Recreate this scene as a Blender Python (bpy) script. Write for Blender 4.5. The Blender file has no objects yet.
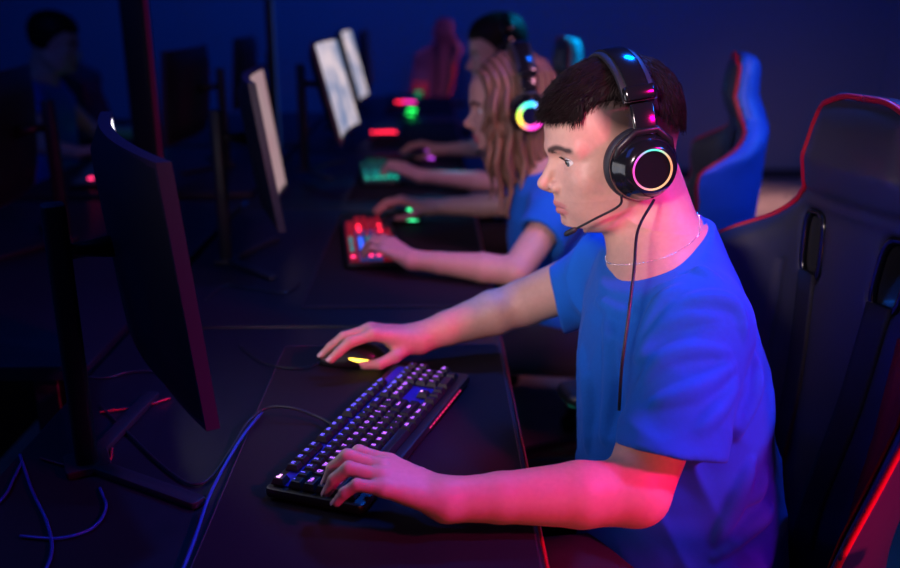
import bpy, math, random
import numpy as np
from mathutils import Vector, Matrix

random.seed(7); rng = np.random.default_rng(7)
C = bpy.context.scene.collection
PI = math.pi
def V(*a): return np.array(a, dtype=np.float64)

# ------------------------------------------------------------------ camera
CAM_Z = 1.37
PITCH, YAW = math.radians(17.52), math.radians(1.09)
cam_data = bpy.data.cameras.new('camera'); cam = bpy.data.objects.new('camera', cam_data); C.objects.link(cam)
cam.location = (0, 0, CAM_Z)
cam.rotation_euler = (PI/2 - PITCH, 0, -YAW)
cam_data.sensor_width = 36.0; cam_data.lens = 36.0; cam_data.clip_start = 0.02
cam_data.dof.use_dof = True; cam_data.dof.focus_distance = 1.20; cam_data.dof.aperture_fstop = 2.3
bpy.context.scene.camera = cam

# ------------------------------------------------------------------ world, lights, exposure
vs = bpy.context.scene.view_settings
vs.view_transform = 'Standard'; vs.look = 'None'; vs.gamma = 1.0; vs.exposure = 0.0; vs.use_curve_mapping = False
world = bpy.data.worlds.new('world'); bpy.context.scene.world = world; world.use_nodes = True
bg = world.node_tree.nodes['Background']; bg.inputs[0].default_value = (0.008, 0.02, 0.16, 1); bg.inputs[1].default_value = 0.10

def area_light(name, loc, target, size, power, color, size_y=None, spread=PI):
    d = bpy.data.lights.new(name, 'AREA'); d.energy = power; d.color = color; d.size = size
    d.spread = spread
    if size_y: d.shape = 'RECTANGLE'; d.size_y = size_y
    o = bpy.data.objects.new(name, d); C.objects.link(o); o.location = loc
    o.rotation_euler = (Vector(target) - Vector(loc)).to_track_quat('-Z', 'Y').to_euler()
    return o
area_light('soft_key_light', (-0.50, -0.10, 1.70), (0.23, 1.38, 1.16), 0.26, 1.0, (1.0, 0.74, 0.78), spread=math.radians(32))
area_light('magenta_side_light', (1.15, 0.25, 1.80), (0.24, 1.10, 0.90), 0.14, 2.7, (1.0, 0.0, 0.25), spread=math.radians(48))
area_light('red_low_light', (0.30, 0.02, 0.95), (0.16, 1.05, 0.80), 0.15, 0.15, (1.0, 0.22, 0.08), spread=math.radians(50))
area_light('red_right_light', (1.25, 0.15, 0.75), (0.45, 1.15, 0.68), 0.15, 1.2, (1.0, 0.01, 0.10), spread=math.radians(40))
area_light('blue_back_light', (0.60, 2.0, 2.45), (0.25, 1.25, 0.95), 0.22, 7.5, (0.0, 0.13, 1.0), spread=math.radians(90))
area_light('blue_side_light', (1.5, 0.65, 2.15), (0.35, 1.15, 0.9), 0.12, 2.4, (0.0, 0.15, 1.0), spread=math.radians(50))
area_light('blue_wall_light', (0.2, 4.6, 2.9), (0.2, 7.1, 1.9), 4.0, 44, (0.003, 0.085, 1.0), 0.6)
area_light('blue_left_light', (-1.6, 1.2, 2.8), (-0.7, 2.2, 0.7), 1.2, 13, (0.02, 0.12, 1.0), 1.6)
area_light('far_pink_light', (-0.6, 5.6, 2.2), (0.12, 6.6, 0.8), 0.3, 0.7, (1.0, 0.25, 0.4), spread=math.radians(28))
area_light('cyan_row_light', (1.25, 3.7, 2.3), (0.40, 3.25, 1.2), 0.2, 1.4, (0.0, 0.45, 1.0), spread=math.radians(26))
area_light('warm_floor_light', (2.3, 5.6, 2.9), (2.3, 6.1, 0), 0.5, 2.6, (1.0, 0.62, 0.62), spread=math.radians(30))
area_light('blue_row_light', (1.9, 1.3, 2.3), (0.80, 2.3, 1.0), 0.2, 1.0, (0.01, 0.2, 1.0), spread=math.radians(34))
area_light('pink_second_light', (0.9, 1.2, 2.3), (0.1, 2.4, 0.9), 0.4, 1.6, (1.0, 0.36, 0.55), spread=math.radians(50))

# ------------------------------------------------------------------ helpers: materials
def mat(name, base, rough=0.5, metal=0.0, emit=None, estr=0.0, bump=0.0, bscale=200.0, spec=0.5, sss=0.0, coat=0.0, noise=0.0, attr=None, sheen=0.0):
    m = bpy.data.materials.new(name); m.use_nodes = True
    nt = m.node_tree; b = nt.nodes['Principled BSDF']
    b.inputs['Base Color'].default_value = (*base, 1); b.inputs['Roughness'].default_value = rough
    b.inputs['Metallic'].default_value = metal; b.inputs['Specular IOR Level'].default_value = spec
    b.inputs['Coat Weight'].default_value = coat; b.inputs['Sheen Weight'].default_value = sheen
    if sss:
        b.inputs['Subsurface Weight'].default_value = sss; b.inputs['Subsurface Radius'].default_value = (0.012, 0.005, 0.003)
        b.inputs['Subsurface Scale'].default_value = 1.0
    if emit is not None:
        b.inputs['Emission Color'].default_value = (*emit, 1); b.inputs['Emission Strength'].default_value = estr
    tc = nt.nodes.new('ShaderNodeTexCoord')
    src = None
    if attr:
        a = nt.nodes.new('ShaderNodeVertexColor'); a.layer_name = attr
        nt.links.new(a.outputs['Color'], b.inputs['Base Color']); src = a.outputs['Color']
    n = nt.nodes.new('ShaderNodeTexNoise'); n.inputs['Scale'].default_value = bscale; n.inputs['Detail'].default_value = 4
    nt.links.new(tc.outputs['Object'], n.inputs['Vector'])
    if noise:
        mx = nt.nodes.new('ShaderNodeMix'); mx.data_type = 'RGBA'; mx.blend_type = 'MULTIPLY'
        n2 = nt.nodes.new('ShaderNodeTexNoise'); n2.inputs['Scale'].default_value = bscale*0.15; n2.inputs['Detail'].default_value = 5
        nt.links.new(tc.outputs['Object'], n2.inputs['Vector'])
        mr = nt.nodes.new('ShaderNodeMapRange'); mr.inputs['From Min'].default_value = 0.3; mr.inputs['From Max'].default_value = 0.7
        mr.inputs['To Min'].default_value = 1-noise; mr.inputs['To Max'].default_value = 1+noise*0.4
        nt.links.new(n2.outputs['Fac'], mr.inputs['Value'])
        mx.inputs['Factor'].default_value = 1.0
        if src: nt.links.new(src, mx.inputs['A'])
        else: mx.inputs['A'].default_value = (*base, 1)
        nt.links.new(mr.outputs['Result'], mx.inputs['B']); nt.links.new(mx.outputs['Result'], b.inputs['Base Color'])
    if bump:
        bp = nt.nodes.new('ShaderNodeBump'); bp.inputs['Strength'].default_value = bump; bp.inputs['Distance'].default_value = 0.30/bscale
        nt.links.new(n.outputs['Fac'], bp.inputs['Height']); nt.links.new(bp.outputs['Normal'], b.inputs['Normal'])
    return m
def glow(name, col, s): return mat(name, tuple(c*0.3 for c in col), 0.5, emit=col, estr=s)

M = {}
M['skin'] = mat('skin', (0.62, 0.38, 0.30), 0.48, bump=0.08, bscale=900, sss=0.12, noise=0.06, attr='tint', spec=0.4)
M['shirt'] = mat('blue_cotton', (0.007, 0.125, 0.56), 0.85, bump=0.25, bscale=1500, spec=0.2, noise=0.05, sheen=0.04)
M['trousers'] = mat('dark_trousers', (0.012, 0.013, 0.02), 0.9, bump=0.2, bscale=900)
M['hair_dark'] = mat('dark_hair', (0.010, 0.006, 0.006), 0.55, spec=0.18, bump=0.2, bscale=500)
M['hair_brown'] = mat('brown_hair', (0.20, 0.105, 0.065), 0.45, spec=0.5, bump=0.3, bscale=400)
M['brow'] = mat('brow_hair', (0.03, 0.018, 0.014), 0.7)
M['plastic'] = mat('black_plastic', (0.010, 0.011, 0.014), 0.38, bump=0.04, bscale=600)
M['gloss'] = mat('gloss_black', (0.008, 0.009, 0.012), 0.15, coat=0.3)
M['soft'] = mat('ear_pad_leatherette', (0.018, 0.020, 0.028), 0.5, bump=0.15, bscale=500)
M['metal'] = mat('dark_metal', (0.05, 0.055, 0.07), 0.35, metal=0.8, bump=0.02)
M['silver'] = mat('silver_chain', (0.8, 0.8, 0.82), 0.25, metal=1.0)
M['leather'] = mat('black_leather', (0.034, 0.037, 0.052), 0.42, bump=0.35, bscale=420, spec=0.5)
M['red_leather'] = mat('red_leather', (0.42, 0.004, 0.012), 0.45, bump=0.3, bscale=420)
M['piping'] = mat('red_piping', (0.45, 0.005, 0.02), 0.4)
M['belt'] = mat('belt_webbing', (0.010, 0.011, 0.018), 0.7, bump=0.4, bscale=700)
M['desk'] = mat('desk_laminate', (0.009, 0.010, 0.018), 0.42, bump=0.05, bscale=300, noise=0.2)
M['mat'] = mat('cloth_desk_mat', (0.011, 0.007, 0.014), 0.85, bump=0.35, bscale=1800, spec=0.2, noise=0.15)
M['mat_edge'] = mat('mat_edge_stitching', (0.035, 0.010, 0.03), 0.7)
M['keycap'] = mat('keycap_plastic', (0.008, 0.008, 0.012), 0.45)
M['cable'] = mat('black_cable', (0.012, 0.014, 0.02), 0.4)
M['cable_blue'] = mat('blue_cable', (0.02, 0.07, 0.40), 0.4)
M['cable_red'] = mat('red_cable', (0.40, 0.01, 0.03), 0.4)
M['eye_white'] = mat('eye_white', (0.75, 0.72, 0.72), 0.15, coat=0.5)
M['iris'] = mat('iris', (0.10, 0.13, 0.13), 0.1, coat=1.0)
M['pupil'] = mat('pupil', (0.004, 0.004, 0.004), 0.1, coat=1.0)
M['wall'] = mat('painted_wall', (0.22, 0.24, 0.30), 0.9, bump=0.1, bscale=60)
M['ceiling'] = mat('painted_ceiling', (0.03, 0.03, 0.04), 0.9, bump=0.1, bscale=60)
M['floor'] = mat('floor_boards', (0.50, 0.33, 0.26), 0.6, bump=0.1, bscale=30, noise=0.25)
M['shell_blue'] = mat('blue_chair_shell', (0.015, 0.11, 0.60), 0.5, bump=0.2, bscale=420)

# ------------------------------------------------------------------ helpers: objects
def props(o, label=None, cat=None, group=None, kind=None):
    if label: o['label'] = label
    if cat: o['category'] = cat
    if group: o['group'] = group
    if kind: o['kind'] = kind
    return o
def thing(name, loc=(0, 0, 0), rotz=0.0, label=None, cat=None, group=None):
    o = bpy.data.objects.new(name, None); C.objects.link(o); o.location = loc; o.rotation_euler = (0, 0, rotz)
    o.empty_display_size = 0.1
    return props(o, label, cat, group)
def mesh_obj(name, verts, faces, material, parent=None, origin=None, smooth=True, colors=None, mats=None, fmat=None):
    verts = np.asarray(verts, dtype=np.float64)
    if origin is not None: verts = verts - np.asarray(origin)
    me = bpy.data.meshes.new(name)
    if isinstance(faces, np.ndarray) and faces.ndim == 2:
        nf, k = faces.shape
        me.vertices.add(len(verts)); me.vertices.foreach_set('co', verts.astype(np.float32).ravel())
        me.loops.add(nf*k); me.loops.foreach_set('vertex_index', faces.astype(np.int32).ravel())
        me.polygons.add(nf); me.polygons.foreach_set('loop_start', np.arange(0, nf*k, k, dtype=np.int32))
        me.update(calc_edges=True)
    else:
        me.from_pydata([tuple(v) for v in verts], [], [tuple(int(i) for i in f) for f in faces])
        me.update()
    if smooth: me.polygons.foreach_set('use_smooth', np.ones(len(me.polygons), dtype=bool))
    if mats:
        for m in mats: me.materials.append(m)
        if fmat is not None: me.polygons.foreach_set('material_index', np.asarray(fmat, dtype=np.int32))
    else: me.materials.append(material)
    if colors is not None:
        at = me.color_attributes.new('tint', 'FLOAT_COLOR', 'POINT')
        c4 = np.ones((len(verts), 4), dtype=np.float32); c4[:, :3] = colors
        at.data.foreach_set('color', c4.ravel())
    o = bpy.data.objects.new(name, me); C.objects.link(o)
    if parent is not None: o.parent = parent
    elif origin is not None: o.location = origin
    return o
def copy_tree(o, parent=None):
    c = o.copy(); C.objects.link(c); c.parent = parent
    for ch in list(o.children): copy_tree(ch, c)
    return c

class MB:
    """collects simple closed shapes in one mesh"""
    def __init__(s): s.v = []; s.f = []
    def add(s, v, f):
        n = len(s.v); s.v += [tuple(p) for p in v]; s.f += [tuple(i+n for i in q) for q in f]; return s
    def box(s, c, d, rot=None, bevel=0.0):
        x, y, z = d[0]/2, d[1]/2, d[2]/2
        b = min(bevel, x*0.98, y*0.98, z*0.98)
        pts = []
        if b <= 0:
            pts = [(sx*x, sy*y, sz*z) for sz in (-1, 1) for sx, sy in ((-1, -1), (1, -1), (1, 1), (-1, 1))]
            f = [(3, 2, 1, 0), (4, 5, 6, 7), (0, 1, 5, 4), (1, 2, 6, 5), (2, 3, 7, 6), (3, 0, 4, 7)]
        else:
            # rounded outline rings, bevelled top and bottom
            def ring(ins, zz):
                r = b*2.0 if b*2.0 < min(x, y) else min(x, y)*0.9
                out = []
                for cx, cy, a0 in ((1, 1, 0), (-1, 1, 90), (-1, -1, 180), (1, -1, 270)):
                    for k in range(4):
                        a = math.radians(a0 + k*30)
                        out.append((cx*(x-r) + (r-ins)*math.cos(a), cy*(y-r) + (r-ins)*math.sin(a), zz))
                return out
            rings = [ring(b, -z), ring(b*0.3, -z+b*0.3), ring(0, -z+b), ring(0, z-b), ring(b*0.3, z-b*0.3), ring(b, z)]
            pts = [p for r in rings for p in r]; f = []
            for k in range(5):
                for i in range(16):
                    j = (i+1) % 16; f.append((k*16+i, k*16+j, (k+1)*16+j, (k+1)*16+i))
            f.append(tuple(reversed(range(16)))); f.append(tuple(range(80, 96)))
        R = rot if rot is not None else Matrix.Identity(3)
        return s.add([tuple(R @ Vector(p) + Vector(c)) for p in pts], f)
    def tube(s, pts, r, n=10, cap=True):
        P = [np.array(p, float) for p in pts]; m = len(P)
        R = r if hasattr(r, '__len__') else [r]*m
        base = len(s.v); up = np.array([0.0, 0, 1.0]); prev = None
        for i in range(m):
            t = P[min(i+1, m-1)] - P[max(i-1, 0)]; t = t/(np.linalg.norm(t)+1e-12)
            if prev is None:
                a = np.cross(t, up)
                if np.linalg.norm(a) < 1e-3: a = np.cross(t, np.array([1.0, 0, 0]))
            else: a = prev - t*(prev @ t)
            a /= np.linalg.norm(a)+1e-12; prev = a; b = np.cross(t, a)
            for k in range(n):
                w = 2*PI*k/n; s.v.append(tuple(P[i] + R[i]*(a*math.cos(w) + b*math.sin(w))))
        for i in range(m-1):
            for k in range(n):
                j = (k+1) % n; s.f.append((base+i*n+k, base+i*n+j, base+(i+1)*n+j, base+(i+1)*n+k))
        if cap: s.f.append(tuple(base+k for k in reversed(range(n)))); s.f.append(tuple(base+(m-1)*n+k for k in range(n)))
        return s
    def lathe(s, prof, n=48, axis='y', c=(0, 0, 0), closed=False):
        """prof: (radius, along) pairs"""
        base = len(s.v); m = len(prof)
        for (r, h) in prof:
            for k in range(n):
                w = 2*PI*k/n; a, b = r*math.cos(w), r*math.sin(w)
                p = {'y': (a, h, b), 'z': (a, b, h), 'x': (h, a, b)}[axis]
                s.v.append((p[0]+c[0], p[1]+c[1], p[2]+c[2]))
        for i in range(m-1 if not closed else m):
            i2 = (i+1) % m
            for k in range(n):
                j = (k+1) % n; s.f.append((base+i*n+k, base+i2*n+k, base+i2*n+j, base+i*n+j))
        if not closed:
            s.f.append(tuple(base+k for k in range(n))); s.f.append(tuple(base+(m-1)*n+k for k in reversed(range(n))))
        return s
    def build(s, name, material, parent=None, origin=None, smooth=True, angle=None):
        o = mesh_obj(name, s.v, s.f, material, parent, origin, smooth)
        if smooth and angle is not None:
            try: o.data.set_sharp_from_angle(angle=math.radians(angle))
            except Exception: pass
        return o
def spline(pts, n=12):
    P = [np.array(p, float) for p in pts]; P = [2*P[0]-P[1]] + P + [2*P[-1]-P[-2]]; out = []
    for i in range(1, len(P)-2):
        for k in range(n):
            t = k/n
            out.append(0.5*((2*P[i]) + (-P[i-1]+P[i+1])*t + (2*P[i-1]-5*P[i]+4*P[i+1]-P[i+2])*t*t + (-P[i-1]+3*P[i]-3*P[i+1]+P[i+2])*t**3))
    out.append(P[-2]); return out

# ------------------------------------------------------------------ helpers: implicit surfaces
def cone(P, a, b, ra, rb):
    a = np.asarray(a, np.float32); b = np.asarray(b, np.float32); ab = b-a
    h = np.clip(((P-a) @ ab)/max(float(ab @ ab), 1e-9), 0, 1)
    return np.linalg.norm(P - a - h[:, None]*ab, axis=1) - (ra + (rb-ra)*h)
def ball(P, c, r): return np.linalg.norm(P - np.asarray(c, np.float32), axis=1) - r
def ell(P, c, r, R=None):
    Q = P - np.asarray(c, np.float32)
    if R is not None: Q = Q @ np.asarray(R, np.float32)
    r = np.asarray(r, np.float32)
    k0 = np.linalg.norm(Q/r, axis=1); k1 = np.linalg.norm(Q/(r*r), axis=1)+1e-9
    return k0*(k0-1)/k1
def rbox(P, c, h, r, R=None):
    Q = P - np.asarray(c, np.float32)
    if R is not None: Q = Q @ np.asarray(R, np.float32)
    q = np.abs(Q) - (np.asarray(h, np.float32)-r)
    return np.linalg.norm(np.maximum(q, 0), axis=1) + np.minimum(q.max(axis=1), 0) - r
def smin(a, b, k):
    h = np.maximum(k-np.abs(a-b), 0)/k; return np.minimum(a, b) - h*h*k*0.25
def smax(a, b, k): return -smin(-a, -b, k)
def sinnoise(P, scale, seed, n=7):
    g = np.random.default_rng(seed); out = np.zeros(len(P), np.float32)
    for i in range(n):
        d = g.normal(size=3); d /= np.linalg.norm(d); s = scale*g.uniform(0.6, 1.7)
        out += np.sin((P @ d.astype(np.float32))*s + g.uniform(0, 6.28))
    return out/n

def polygonise(fn, lo, hi, h):
    lo = np.asarray(lo, float); hi = np.asarray(hi, float); B = 8
    nb = np.maximum(np.ceil((hi-lo)/(h*B)).astype(int), 1); N = nb*B+1
    D = np.full(tuple(N), 1.0, np.float32)
    ci = np.stack(np.meshgrid(*[np.arange(k) for k in nb], indexing='ij'), -1).reshape(-1, 3)
    dc = fn((lo + (ci+0.5)*B*h).astype(np.float32))
    rad = B*h*0.87*1.5
    ins = dc < -rad
    for c in ci[ins]: D[c[0]*B:c[0]*B+B+1, c[1]*B:c[1]*B+B+1, c[2]*B:c[2]*B+B+1] = -1.0
    act = ci[np.abs(dc) <= rad]
    off = np.stack(np.meshgrid(*[np.arange(B+1)]*3, indexing='ij'), -1).reshape(-1, 3)
    for s in range(0, len(act), 400):
        a = act[s:s+400]
        idx = (a[:, None, :]*B + off[None]).reshape(-1, 3)
        D[idx[:, 0], idx[:, 1], idx[:, 2]] = fn((lo + idx*h).astype(np.float32))
    S = D < 0
    nx, ny, nz = D.shape
    sl = [slice(0, -1), slice(1, None)]
    cnt = np.zeros((nx-1, ny-1, nz-1), np.int8)
    for i in (0, 1):
        for j in (0, 1):
            for k in (0, 1): cnt += S[sl[i], sl[j], sl[k]]
    actc = (cnt > 0) & (cnt < 8)
    cells = np.argwhere(actc)
    ids = np.full(actc.shape, -1, np.int32); ids[actc] = np.arange(len(cells))
    acc = np.zeros((len(cells), 3)); num = np.zeros(len(cells))
    cor = [(i, j, k) for i in (0, 1) for j in (0, 1) for k in (0, 1)]
    for a in cor:
        for ax in range(3):
            if a[ax] == 1: continue
            b = list(a); b[ax] = 1
            da = D[cells[:, 0]+a[0], cells[:, 1]+a[1], cells[:, 2]+a[2]]; db = D[cells[:, 0]+b[0], cells[:, 1]+b[1], cells[:, 2]+b[2]]
            m = (da < 0) != (db < 0)
            t = da[m]/(da[m]-db[m])
            p = np.tile(np.array(a, float), (m.sum(), 1)); p[:, ax] += t
            acc[m] += p; num[m] += 1
    verts = lo + (cells + acc/num[:, None])*h
    quads = []
    for ax in range(3):
        a = [slice(None)]*3; b = [slice(None)]*3; a[ax] = slice(0, -1); b[ax] = slice(1, None)
        ch = S[tuple(a)] != S[tuple(b)]
        o1, o2 = [(1, 2), (2, 0), (0, 1)][ax]
        e = np.argwhere(ch)
        e = e[(e[:, o1] > 0) & (e[:, o2] > 0) & (e[:, o1] < D.shape[o1]-1) & (e[:, o2] < D.shape[o2]-1)]
        if len(e) == 0: continue
        sg = S[e[:, 0], e[:, 1], e[:, 2]]
        d1 = np.zeros(3, int); d1[o1] = 1; d2 = np.zeros(3, int); d2[o2] = 1
        q = [e-d1-d2, e-d2, e, e-d1]
        q = np.stack([ids[c[:, 0], c[:, 1], c[:, 2]] for c in q], 1)
        q[~sg] = q[~sg][:, ::-1]
        quads.append(q)
    F = np.concatenate(quads); F = F[(F >= 0).all(1)]
    return verts, F
def join(meshes):
    vs_, fs_, n = [], [], 0
    for v, f in meshes: vs_.append(v); fs_.append(f+n); n += len(v)
    return np.concatenate(vs_), np.concatenate(fs_)

# ------------------------------------------------------------------ camera maths for placing along sight lines (gives plain world points)
_F = V(math.sin(YAW)*math.cos(PITCH), math.cos(YAW)*math.cos(PITCH), -math.sin(PITCH)); _R = V(math.cos(YAW), -math.sin(YAW), 0); _U = np.cross(_R, _F)
def on_z(u, v, z):
    d = _F*900 + _R*(u-450) + _U*(284-v); return V(0, 0, CAM_Z) + d*((z-CAM_Z)/d[2])
def on_y(u, v, y):
    d = _F*900 + _R*(u-450) + _U*(284-v); return V(0, 0, CAM_Z) + d*(y/d[1])

# ================================================================== the room
def slab(name, lo, hi, m):
    o = MB().box([(a+b)/2 for a, b in zip(lo, hi)], [b-a for a, b in zip(lo, hi)]).build(name, M[m], smooth=False)
    return props(o, kind='structure')
slab('floor', (-4, -1.5, -0.1), (3.5, 7.2, 0), 'floor')
slab('wall_back', (-4, 7.1, 0), (3.5, 7.3, 3.1), 'wall')
slab('wall_left', (-4.2, -1.5, 0), (-4, 7.3, 3.1), 'wall')
slab('wall_right', (3.5, -1.5, 0), (3.7, 7.3, 3.1), 'wall')
slab('ceiling', (-4, -1.5, 3.1), (3.5, 7.3, 3.2), 'ceiling')
slab('baseboard_back', (-4, 7.07, 0), (3.5, 7.1, 0.08), 'ceiling')
# ================================================================== desks and mats
ORD = ['first', 'second', 'third', 'fourth', 'fifth']
EDGE = [(0.58, 1.695), (1.70, 2.765), (2.77, 3.825), (3.83, 4.995), (5.0, 6.2)]
def desk(x0, x1, y0, y1, label, group=None, red=True):
    cx, cy = (x0+x1)/2, (y0+y1)/2
    t = thing('gaming_desk', (cx, cy, 0), 0, label, 'desk', group)
    MB().box((0, 0, 0.731), (x1-x0, y1-y0-0.006, 0.030), bevel=0.004).build('desk_top', M['desk'], t, angle=40)
    sx = 1 if red else -1
    for dy in (-1, 1):
        for dx in (-1, 1):
            MB().box((dx*(abs(x1-x0)/2-0.09), dy*((y1-y0)/2-0.05), 0.358), (0.05, 0.05, 0.716), bevel=0.004).build('leg', M['metal'], t, angle=40)
    MB().box((0, 0, 0.50), (0.02, y1-y0-0.16, 0.30)).build('modesty_panel', M['desk'], t, smooth=False)
    MB().box((sx*((x1-x0)/2+0.003), 0, 0.731), (0.005, y1-y0-0.03, 0.018), bevel=0.002).build('edge_strip', M['piping'] if red else M['metal'], t, angle=40)
    return t
where = ['carrying the man\'s keyboard and mouse', 'in front of the long-haired player', 'in front of the third player', 'holding the keyboard with the red light bar', 'farthest along the row']
for i, (a, b) in enumerate(EDGE):
    desk(-0.60, 0.128, a, b, f'dark desk {where[i]}, {ORD[i]} in the near row')
for i, (a, b) in enumerate([(1.5, 2.895), (3.025, 4.005), (4.085, 5.3)]):
    desk(-1.42, -0.62, a, b, f'dark desk of the opposite row, {ORD[i]} from the near end', red=False)

MATY = [(0.685, 1.585), (1.81, 2.71), (2.84, 3.74), (3.95, 4.85), (5.15, 6.05)]
def desk_mat(x0, x1, y0, y1, label):
    cx, cy = (x0+x1)/2, (y0+y1)/2
    t = thing('desk_mat', (cx, cy, 0.746), 0, label, 'desk mat', 'long desk mats along the near row')
    MB().box((0, 0, 0.002), (x1-x0, y1-y0, 0.004), bevel=0.0018).build('cloth_pad', M['mat'], t, angle=50)
    w, l, r = (x1-x0)/2-0.001, (y1-y0)/2-0.001, 0.012
    pts = []
    for cxs, cys, a0 in ((1, 1, 0), (-1, 1, 90), (-1, -1, 180), (1, -1, 270)):
        for k in range(6):
            an = math.radians(a0+k*18); pts.append((cxs*(w-r)+r*math.cos(an), cys*(l-r)+r*math.sin(an), 0.003))
    pts.append(pts[0])
    MB().tube(pts, 0.0016, 6, cap=False).build('stitched_edge', M['mat_edge'], t)
    return t
mw = ['black desk mat under the man\'s keyboard and mouse', 'dark desk mat under the keyboard with red front lights', 'dark desk mat under the teal lit keyboard', 'dark desk mat under the keyboard with a red light bar', 'dark desk mat at the far end of the row']
for i, (a, b) in enumerate(MATY): desk_mat(-0.281, 0.122, a, b, mw[i])
ZT = 0.750

# ================================================================== keyboards
ROWS = [
    [('Esc', 0, 1)] + [(f'F{k+1}', 2+k+0.5*(k//4), 1) for k in range(12)] + [('Prt', 15.25, 1), ('Scr', 16.25, 1), ('Pau', 17.25, 1)],
    [(c, i, 1) for i, c in enumerate('`1234567890-=')] + [('Back', 13, 2), ('Ins', 15.25, 1), ('Home', 16.25, 1), ('PgU', 17.25, 1), ('Num', 18.5, 1), ('/', 19.5, 1), ('*', 20.5, 1), ('-', 21.5, 1)],
    [('Tab', 0, 1.5)] + [(c, 1.5+i, 1) for i, c in enumerate('QWERTYUIOP[]')] + [('\\', 13.5, 1.5), ('Del', 15.25, 1), ('End', 16.25, 1), ('PgD', 17.25, 1), ('7', 18.5, 1), ('8', 19.5, 1), ('9', 20.5, 1), ('+', 21.5, 1)],
    [('Caps', 0, 1.75)] + [(c, 1.75+i, 1) for i, c in enumerate("ASDFGHJKL;'")] + [('Enter', 12.75, 2.25), ('4', 18.5, 1), ('5', 19.5, 1), ('6', 20.5, 1)],
    [('Shift', 0, 2.25)] + [(c, 2.25+i, 1) for i, c in enumerate('ZXCVBNM,./')] + [('Shift', 12.25, 2.75), ('^', 16.25, 1), ('1', 18.5, 1), ('2', 19.5, 1), ('3', 20.5, 1), ('Ent', 21.5, 1)],
    [('Ctrl', 0, 1.25), ('Win', 1.25, 1.25), ('Alt', 2.5, 1.25), ('', 3.75, 6.25), ('Alt', 10, 1.25), ('Fn', 11.25, 1.25), ('Menu', 12.5, 1.25), ('Ctrl', 13.75, 1.25), ('<', 15.25, 1), ('v', 16.25, 1), ('>', 17.25, 1), ('0', 18.5, 2), ('.', 20.5, 1)],
]
G = {'violet': glow('violet_legend_light', (0.50, 0.14, 1.0), 1.7), 'pinkish': glow('pink_legend_light', (0.9, 0.35, 1.0), 3.2),
     'indigo': glow('indigo_backlight', (0.05, 0.03, 1.0), 0.035), 'blueleg': glow('blue_legend_light', (0.14, 0.10, 1.0), 1.8),
     'red': glow('red_light', (1.0, 0.015, 0.05), 4.0), 'pinkred': glow('pink_red_light', (1.0, 0.03, 0.16), 3.0), 'teal': glow('teal_light', (0.02, 0.75, 0.50), 1.3),
     'green': glow('green_light', (0.02, 1.0, 0.12), 3.5), 'magenta': glow('magenta_light', (1.0, 0.03, 0.45), 3.0), 'purple': glow('purple_light', (0.65, 0.08, 1.0), 3.5),
     'yellow': glow('yellow_light', (1.0, 0.62, 0.06), 6.0), 'blue': glow('blue_light', (0.03, 0.12, 1.0), 1.6), 'dimred': glow('dim_red_light', (1.0, 0.02, 0.06), 0.12),
     'spring': glow('spring_green_light', (0.05, 1.0, 0.35), 2.2)}
_dimpink = glow('dim_pink_reflection', (1.0, 0.03, 0.2), 0.8)  # emissive pink imitating a reflected LED strip
U = 0.01905
def key_cap(w, d):
    x, y = w/2-0.0006, d/2-0.0006; a, b = x-0.0028, y-0.0028; v = []
    for (px, py, z) in ((x, y, 0), (x, y, 0.002), (a, b, 0.0085), (a-0.0008, b-0.0008, 0.0090), (a*0.5, b*0.5, 0.0084)):
        v += [(-px, -py, z), (px, -py, z), (px, py, z), (-px, py, z)]
    f = [(3, 2, 1, 0)]
    for k in range(4):
        for i in range(4): j = (i+1) % 4; f.append((k*4+i, k*4+j, k*4+4+j, k*4+4+i))
    f.append((16, 17, 18, 19)); return v, f
_tc = {}
def text_mesh(s, size, material):
    key = (s, size, material.name)
    if key in _tc: return _tc[key]
    cu = bpy.data.curves.new('lettering', 'FONT'); cu.body = s; cu.size = size; cu.align_x = 'CENTER'; cu.align_y = 'CENTER'; cu.extrude = 0.00012; cu.offset = 0.0002; cu.resolution_u = 2
    o = bpy.data.objects.new('lettering', cu); C.objects.link(o)
    bpy.context.view_layer.update()
    me = bpy.data.meshes.new_from_object(o.evaluated_get(bpy.context.evaluated_depsgraph_get()))
    bpy.data.objects.remove(o); bpy.data.curves.remove(cu)
    me.materials.clear(); me.materials.append(material); _tc[key] = me
    return me
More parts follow.
